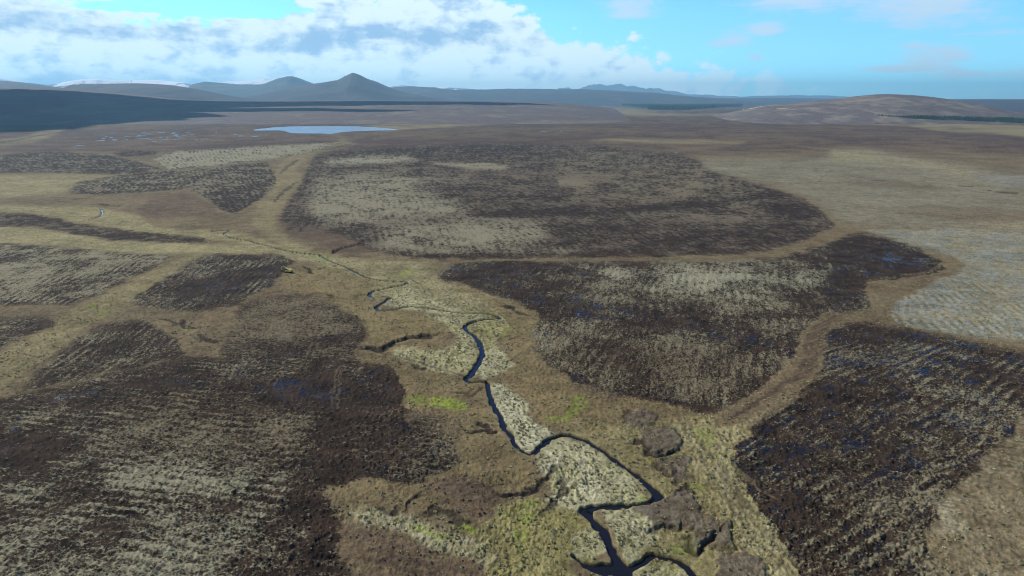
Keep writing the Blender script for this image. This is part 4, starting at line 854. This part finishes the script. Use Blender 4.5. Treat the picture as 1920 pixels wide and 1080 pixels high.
hill('mountain', [(1020, 175), (1052, 167.4), (1062, 165.4), (1075, 168), (1092, 163), (1112, 160.6), (1130, 161), (1150, 159.6), (1172, 160), (1190, 161.6), (1196, 166), (1215, 166.4), (1235, 167.4), (1255, 171.5), (1290, 176), (1360, 182), (1500, 181), (1600, 182.5), (1760, 186)], 26000, 3000, 3000, M_far, .05, 1., 1600, 10, 400, jag=60)
hill('hill', [(1180, 196), (1260, 186.5), (1340, 184.5), (1420, 184), (1520, 184.4), (1640, 186), (1760, 190)], 15000, 5000, 2500, M_mid, .03, 1., 1400, 12)
knoll = hill('hill', [(1330, 222), (1400, 206), (1440, 198), (1500, 192.6), (1560, 186.4), (1600, 181), (1630, 178), (1660, 176.4), (1700, 178), (1740, 181.6), (1790, 188.5), (1830, 195), (1870, 204), (1920, 214), (1990, 226)], 3700, 1150, 900, M_near, .05, .95, 260, 11, 320, 110)
hill('hill', [(1640, 205), (1700, 190), (1760, 186.6), (1840, 185.8), (1920, 186), (2100, 185), (2400, 188), (2600, 200)], 8500, 3500, 2000, M_mid, .03, 1., 900, 13)

# ------------------------------------------------------------------ conifer plantations (far off, one mass each)
tm, t, b = mat_new('conifer_needles')
co = t.nodes.new('ShaderNodeTexCoord'); n = nnoise(t, co.outputs['Object'], .05, 5, .7)
t.links.new(mixc(t, n, (.020, .045, .030), (.05, .095, .055)), b.inputs['Base Color'])
def plantation(poly, sx_, sy_, hmin, hmax, seed, zfun=None):
    rnd = np.random.default_rng(seed)
    G = np.array([(on_knoll(*p)[:2] if zfun else gpt(*p)) for p in poly]); Q = np.roll(G, -1, 0)
    xs = np.arange(G[:, 0].min(), G[:, 0].max(), sx_); ys = np.arange(G[:, 1].min(), G[:, 1].max(), sy_)
    x, y = [a.ravel() for a in np.meshgrid(xs, ys)]
    x = x + rnd.uniform(-.35, .35, len(x)) * sx_; y = y + rnd.uniform(-.35, .35, len(x)) * sy_
    ins = np.zeros(len(x), bool)
    for a, c in zip(G, Q):
        k = (a[1] <= y) != (c[1] <= y)
        ins ^= k & (x < a[0] + (y - a[1]) * (c[0] - a[0]) / (c[1] - a[1] + 1e-12))
    x, y = x[ins], y[ins]; n = len(x)
    h = rnd.uniform(hmin, hmax, n) * (1 + .25 * fbm(x, y, 90, 7, 2)); r = np.minimum(h * .24, sx_ * .85) * rnd.uniform(.8, 1.15, n)
    V = []; Tq = []
    K = 7
    ang = rnd.uniform(0, 6, n)
    base = []
    for tier, (z0, z1, rs) in enumerate(((.08, .62, 1.0), (.34, .84, .72), (.62, 1.0, .45))):
        ring = [np.stack([x + r * rs * np.cos(ang + 2 * math.pi * k / K + tier) * rnd.uniform(.75, 1.2, n), y + r * rs * np.sin(ang + 2 * math.pi * k / K + tier) * rnd.uniform(.75, 1.2, n), h * z0 * rnd.uniform(.9, 1.1, n)], 1) for k in range(K)]
        tip = np.stack([x, y, h * z1], 1)
        V.append(np.stack(ring + [tip], 1))
    V = np.concatenate(V, 1)                # n x 24 x 3
    off = np.arange(n)[:, None, None] * V.shape[1]
    T1 = np.array([(tr * (K + 1) + k, tr * (K + 1) + (k + 1) % K, tr * (K + 1) + K) for tr in range(3) for k in range(K)])
    T = (T1[None] + off).reshape(-1, 3)
    if zfun is not None: V[:, :, 2] += zfun(x, y)[:, None]
    return link('conifer_plantation', new_mesh('conifer_plantation', V.reshape(-1, 3), None, T, False), tm, 'stuff')


plantation([(1133, 196), (1150, 195.2), (1210, 197.4), (1250, 199.6), (1330, 198.6), (1391, 195.6), (1392, 199.6), (1330, 202.8), (1290, 206), (1240, 206.2), (1215, 205.6), (1214, 203), (1180, 200)], 13, 30, 24, 33, 1)
plantation([(1236, 196.6), (1242, 193.4), (1300, 193.4), (1350, 193), (1372, 191.4), (1400, 189.6), (1450, 190.4), (1490, 192), (1440, 197), (1395, 197.6), (1370, 195.2), (1300, 197.4), (1272, 198)], 18, 70, 26, 36, 2)
plantation([(1866, 201.6), (1900, 199.8), (2060, 200.5), (2060, 208), (1920, 206.4), (1890, 204.4)], 14, 60, 14, 20, 4)

# ------------------------------------------------------------------ excavator at work on the mulch
def bx(V, T, c, s, rot=0.0, taper=1.0):
    """box with slightly chamfered look: centre, size, yaw, top taper"""
    o = len(V); cx, cy, cz = c; sx, sy, sz = [k / 2 for k in s]; cr, sr = math.cos(rot), math.sin(rot)
    for z, k in ((-sz, 1), (sz, taper)):
        for x, y in ((-1, -.85), (-.85, -1), (.85, -1), (1, -.85), (1, .85), (.85, 1), (-.85, 1), (-1, .85)):
            X, Y = x * sx * k, y * sy * k; V.append((cx + X * cr - Y * sr, cy + X * sr + Y * cr, cz + z))
    T.append([o + 7 - i for i in range(8)]); T.append([o + 8 + i for i in range(8)])
    for i in range(8): T.append([o + i, o + (i + 1) % 8, o + 8 + (i + 1) % 8, o + 8 + i])


def beam(V, T, pts, wd, th):
    """a plate of width wd (y) swept along x-z points with thickness th at each"""
    o = len(V); n = len(pts)
    for i, (x, z) in enumerate(pts):
        a = np.array(pts[max(i - 1, 0)]); c = np.array(pts[min(i + 1, n - 1)]); d = (c - a) / np.linalg.norm(c - a); nx, nz = -d[1] * th[i] / 2, d[0] * th[i] / 2
        V += [(x + nx, -wd / 2, z + nz), (x + nx, wd / 2, z + nz), (x - nx, wd / 2, z - nz), (x - nx, -wd / 2, z - nz)]
    for i in range(n - 1):
        for k in range(4): T.append([o + i * 4 + k, o + i * 4 + (k + 1) % 4, o + i * 4 + 4 + (k + 1) % 4, o + i * 4 + 4 + k])
    T.append([o + 3, o + 2, o + 1, o]); T.append([o + n * 4 - 4 + k for k in range(4)])


def pmesh(name, build, mat, parent):
    V, T = [], []; build(V, T); me = bpy.data.meshes.new(name); me.from_pydata(V, [], T); me.update()
    return link(name, me, mat, parent=parent)


ye = simple_mat('yellow_paint', (.80, .62, .14), .4); bk = simple_mat('track_steel', (.03, .028, .026), .7); gl = simple_mat('cab_glass', (.02, .03, .05), .08, 0, .6); gy_ = simple_mat('grey_steel', (.10, .10, .10), .6); wh = simple_mat('dark_trim', (.05, .05, .055), .5)
ex = bpy.data.objects.new('excavator', None); col.objects.link(ex)
ex['label'] = 'small yellow tracked excavator alone on the brown mulched ground'; ex['category'] = 'excavator'
exx, exy = gpt(541, 511.5); ex.location = (exx, exy, 0.05); ex.rotation_euler = (0, 0, math.radians(158)); ex.scale = (.95, .95, .95)
for s in (-1, 1):
    def trk(V, T, s=s):
        o = len(V); prof = []
        for k in range(24):
            a = 2 * math.pi * k / 24; prof.append((math.cos(a) * .42 + (1.35 if math.cos(a) > 0 else -1.35), .43 + math.sin(a) * .42))
        for y in (s * 1.15 - .38, s * 1.15 + .38):
            for x, z in prof: V.append((x, y, z))
        for k in range(24): T.append([o + k, o + (k + 1) % 24, o + 24 + (k + 1) % 24, o + 24 + k])
        T.append([o + 23 - k for k in range(24)]); T.append([o + 24 + k for k in range(24)])
    pmesh('track', trk, bk, ex)
pmesh('undercarriage', lambda V, T: (bx(V, T, (0, 0, .6), (1.9, 1.6, .45)), bx(V, T, (0, 0, .92), (1.2, 1.2, .2))), gy_, ex)
pmesh('body', lambda V, T: (bx(V, T, (-.55, 0, 1.52), (3.1, 2.5, .95), 0, .96), bx(V, T, (-1.25, 0, 2.12), (1.6, 2.3, .35), 0, .85), bx(V, T, (.7, -.75, 1.5), (.9, .8, .8))), ye, ex)
pmesh('counterweight', lambda V, T: bx(V, T, (-2.2, 0, 1.55), (.7, 2.5, .9), 0, .93), ye, ex)
cabo = pmesh('cab', lambda V, T: (bx(V, T, (.45, .75, 2.78), (1.5, 1.05, .12)), bx(V, T, (-.2, .75, 2.2), (.14, 1.0, 1.2)), bx(V, T, (1.1, .32, 2.2), (.09, .09, 1.2)), bx(V, T, (1.1, 1.2, 2.2), (.09, .09, 1.2)), bx(V, T, (.45, .75, 1.66), (1.5, 1.05, .35))), ye, ex)
pmesh('window', lambda V, T: bx(V, T, (.47, .75, 2.25), (1.26, .94, .98), 0, .97), gl, cabo)
pmesh('boom', lambda V, T: beam(V, T, [(.9, 1.7), (2.2, 3.0), (3.1, 3.45), (4.6, 3.0)], .36, [.5, .62, .58, .38]), ye, ex)
pmesh('dipper_arm', lambda V, T: beam(V, T, [(4.25, 3.35), (4.6, 3.0), (4.85, 1.9), (4.75, .95)], .3, [.3, .5, .36, .26]), ye, ex)
pmesh('bucket', lambda V, T: beam(V, T, [(4.95, 1.0), (5.05, .55), (4.75, .15), (4.3, .1), (4.05, .35)], 1.1, [.12, .14, .14, .12, .06]), gy_, ex)
pmesh('hydraulic_ram', lambda V, T: (beam(V, T, [(1.2, 1.6), (2.5, 2.85)], .14, [.14, .10]), beam(V, T, [(2.6, 3.7), (4.2, 3.45)], .12, [.14, .09])), gy_, ex)
pmesh('exhaust', lambda V, T: bx(V, T, (-1.4, -.7, 2.5), (.16, .16, .6)), wh, ex)

# ------------------------------------------------------------------ mast on the rounded hill
ms = bpy.data.objects.new('mast', None); col.objects.link(ms)
mx, my, mz = at_depth(247, 156.6, 7600); ms.location = (mx, my, mz - 3)
ms['label'] = 'slim dark mast on the rounded hill before the snowy mountains'; ms['category'] = 'mast'
def lattice(V, T):
    for s in (0, 1, 2):
        a = 2 * math.pi * s / 3; bx(V, T, (math.cos(a) * .9, math.sin(a) * .9, 16), (.5, .5, 32))
    for k in range(11): bx(V, T, (0, 0, 1.5 + k * 3), (1.9, 1.9, .3))
pmesh('tower', lattice, gy_, ms); pmesh('antenna', lambda V, T: (bx(V, T, (0, 0, 34), (.6, .6, 5)), bx(V, T, (.9, 0, 29), (1.2, 2.4, 2.4))), gy_, ms)

# ------------------------------------------------------------------ high clouds whose shadows lie on the moor
cm, t, b = mat_new('cloud_vapour'); b.inputs['Base Color'].default_value = (.9, .91, .93, 1); b.inputs['Roughness'].default_value = 1
from mathutils.bvhtree import BVHTree
hb = ridge.data; bvh = BVHTree.FromPolygons([v.co[:] for v in hb.vertices], [p.vertices[:] for p in hb.polygons])
def moor_hit(u, v):                         # where a photo point meets the ridge or the plain
    a, b_ = (u - 960) / FPX, (v - 540) / FPX
    d = (a, CP - b_ * SP, -SP - b_ * CP)
    h = bvh.ray_cast((0, 0, H), d)[0]
    g = (*gpt(u, v), 0) if v > 187 else None
    return g if h is None or (g and h[2] < 0) else tuple(h)
def up_to(p, alt): return [p[i] + SUN[i] / SUN[2] * (alt - p[2]) for i in (0, 1)]
def cloud(poly, alt, thick, seed, G=None):
    G = np.array(G or [up_to(moor_hit(u, v), alt) for u, v in poly]); Q = np.roll(G, -1, 0)
    n = 110
    xs = np.linspace(G[:, 0].min() - 250, G[:, 0].max() + 250, n); ys = np.linspace(G[:, 1].min() - 250, G[:, 1].max() + 250, n)
    X, Yy = np.meshgrid(xs, ys, indexing='ij'); x, y = X.ravel(), Yy.ravel()
    ins = np.zeros(len(x), bool); dm = np.full(len(x), 1e9)
    for a, c in zip(G, Q):
        k = (a[1] <= y) != (c[1] <= y); ins ^= k & (x < a[0] + (y - a[1]) * (c[0] - a[0]) / (c[1] - a[1] + 1e-12))
        ab = c - a; tt = np.clip(((x - a[0]) * ab[0] + (y - a[1]) * ab[1]) / (ab @ ab + 1e-9), 0, 1); dm = np.minimum(dm, np.hypot(x - a[0] - tt * ab[0], y - a[1] - tt * ab[1]))
    sd = np.where(ins, dm, -dm) + fbm(x, y, 400, seed, 4) * 50
    top = np.sqrt(np.clip(sd, 0, 500) / 500) * thick * (1 + .5 * fbm(x, y, 350, seed + 3, 4)); bot = np.sqrt(np.clip(sd, 0, 300) / 300) * thick * .2
    keep = (sd > -60).reshape(n, n)
    V = np.vstack([np.c_[x, y, alt + top], np.c_[x, y, alt - 2 - bot]])
    a, c = np.meshgrid(np.arange(n - 1), np.arange(n - 1), indexing='ij')
    ok = (keep[:-1, :-1] & keep[1:, :-1] & keep[:-1, 1:] & keep[1:, 1:]).ravel()
    q = np.stack([a * n + c, (a + 1) * n + c, (a + 1) * n + c + 1, a * n + c + 1], -1).reshape(-1, 4)[ok]
    return link('cloud', new_mesh('cloud', V, np.vstack([q, q[:, ::-1] + n * n])), cm, 'stuff')


cloud([(-700, 250), (-200, 247), (0, 243), (60, 240), (120, 236), (180, 228), (260, 220.5), (370, 215), (384, 212.5), (310, 208), (300, 203), (420, 199), (520, 197.5), (640, 196.5), (900, 195.5), (1000, 196), (980, 193.4), (900, 191.4), (640, 190), (420, 190), (300, 185), (150, 172), (0, 168), (-300, 166), (-600, 172)], 2600, 500, 3)
cloud([(350, 206.4), (420, 204.4), (560, 204.8), (680, 205.8), (740, 207.4), (700, 208.2), (560, 207.8), (430, 208.8), (360, 208.4)], 2400, 260, 5)

# the dirt track over the shoulder of the right-hand hill
bv2 = BVHTree.FromPolygons([v.co[:] for v in knoll.data.vertices], [p.vertices[:] for p in knoll.data.polygons])
def on_knoll(u, v):
    a, b_ = (u - 960) / FPX, (v - 540) / FPX
    h = bv2.ray_cast((0, 0, H), (a, CP - b_ * SP, -SP - b_ * CP))[0]
    return tuple(h) if h is not None and h[2] > 0 else (*gpt(u, v), 0)
def knoll_z(x, y):
    z = []
    for a, c in zip(x, y):
        h = bv2.ray_cast((a, c, 900), (0, 0, -1))[0]; z.append(max(h[2], 0) if h is not None else 0)
    return np.array(z)
plantation([(1644, 217.5), (1700, 218.6), (1800, 221), (1900, 223.4), (2060, 226), (2060, 233), (1920, 231.4), (1840, 227.6), (1760, 225), (1700, 221.6)], 4.6, 8, 7.5, 10.5, 3, knoll_z)
pm = simple_mat('pale_gravel', (.34, .30, .23), .95, 0, .1)
for pts, wd in (([(1392, 206.5), (1410, 204), (1424, 200.8), (1428, 198.4), (1440, 196.6)], 9), ([(1424, 201), (1432, 199.6), (1446, 201.6), (1452, 203.6), (1464, 204.6), (1476, 205), (1490, 207), (1505, 210)], 8)):
    G = np.array([on_knoll(u, v) for u, v in dens_line(pts, 4)]); n = len(G); VV = np.vstack([G + [0, -wd * 1.2, 1.6], G + [0, wd * 1.2, 3.2]])
    link('track', new_mesh('track', VV, [(i, i + 1, i + n + 1, i + n) for i in range(n - 1)]), pm, 'structure')

# ------------------------------------------------------------------ the hazy air
hz = bpy.data.meshes.new('haze'); x0, x1, y0, y1, z0, z1 = -32000, 32000, -6000, 29800, -22, 740
hz.from_pydata([(x, y, z) for z in (z0, z1) for x, y in ((x0, y0), (x1, y0), (x1, y1), (x0, y1))], [], [(3, 2, 1, 0), (4, 5, 6, 7), (0, 1, 5, 4), (1, 2, 6, 5), (2, 3, 7, 6), (3, 0, 4, 7)]); hz.update()
hm = bpy.data.materials.new('pale_air'); hm.use_nodes = True; t = hm.node_tree; t.nodes.clear()
pv = t.nodes.new('ShaderNodeVolumePrincipled'); pv.inputs['Color'].default_value = (.39, .77, 1.0, 1); pv.inputs['Density'].default_value = 5.0e-5; hm.cycles.volume_sampling = 'DISTANCE'; pv.inputs['Anisotropy'].default_value = 0.3
oo = t.nodes.new('ShaderNodeOutputMaterial'); t.links.new(pv.outputs[0], oo.inputs['Volume'])
link('haze', hz, hm, 'stuff')
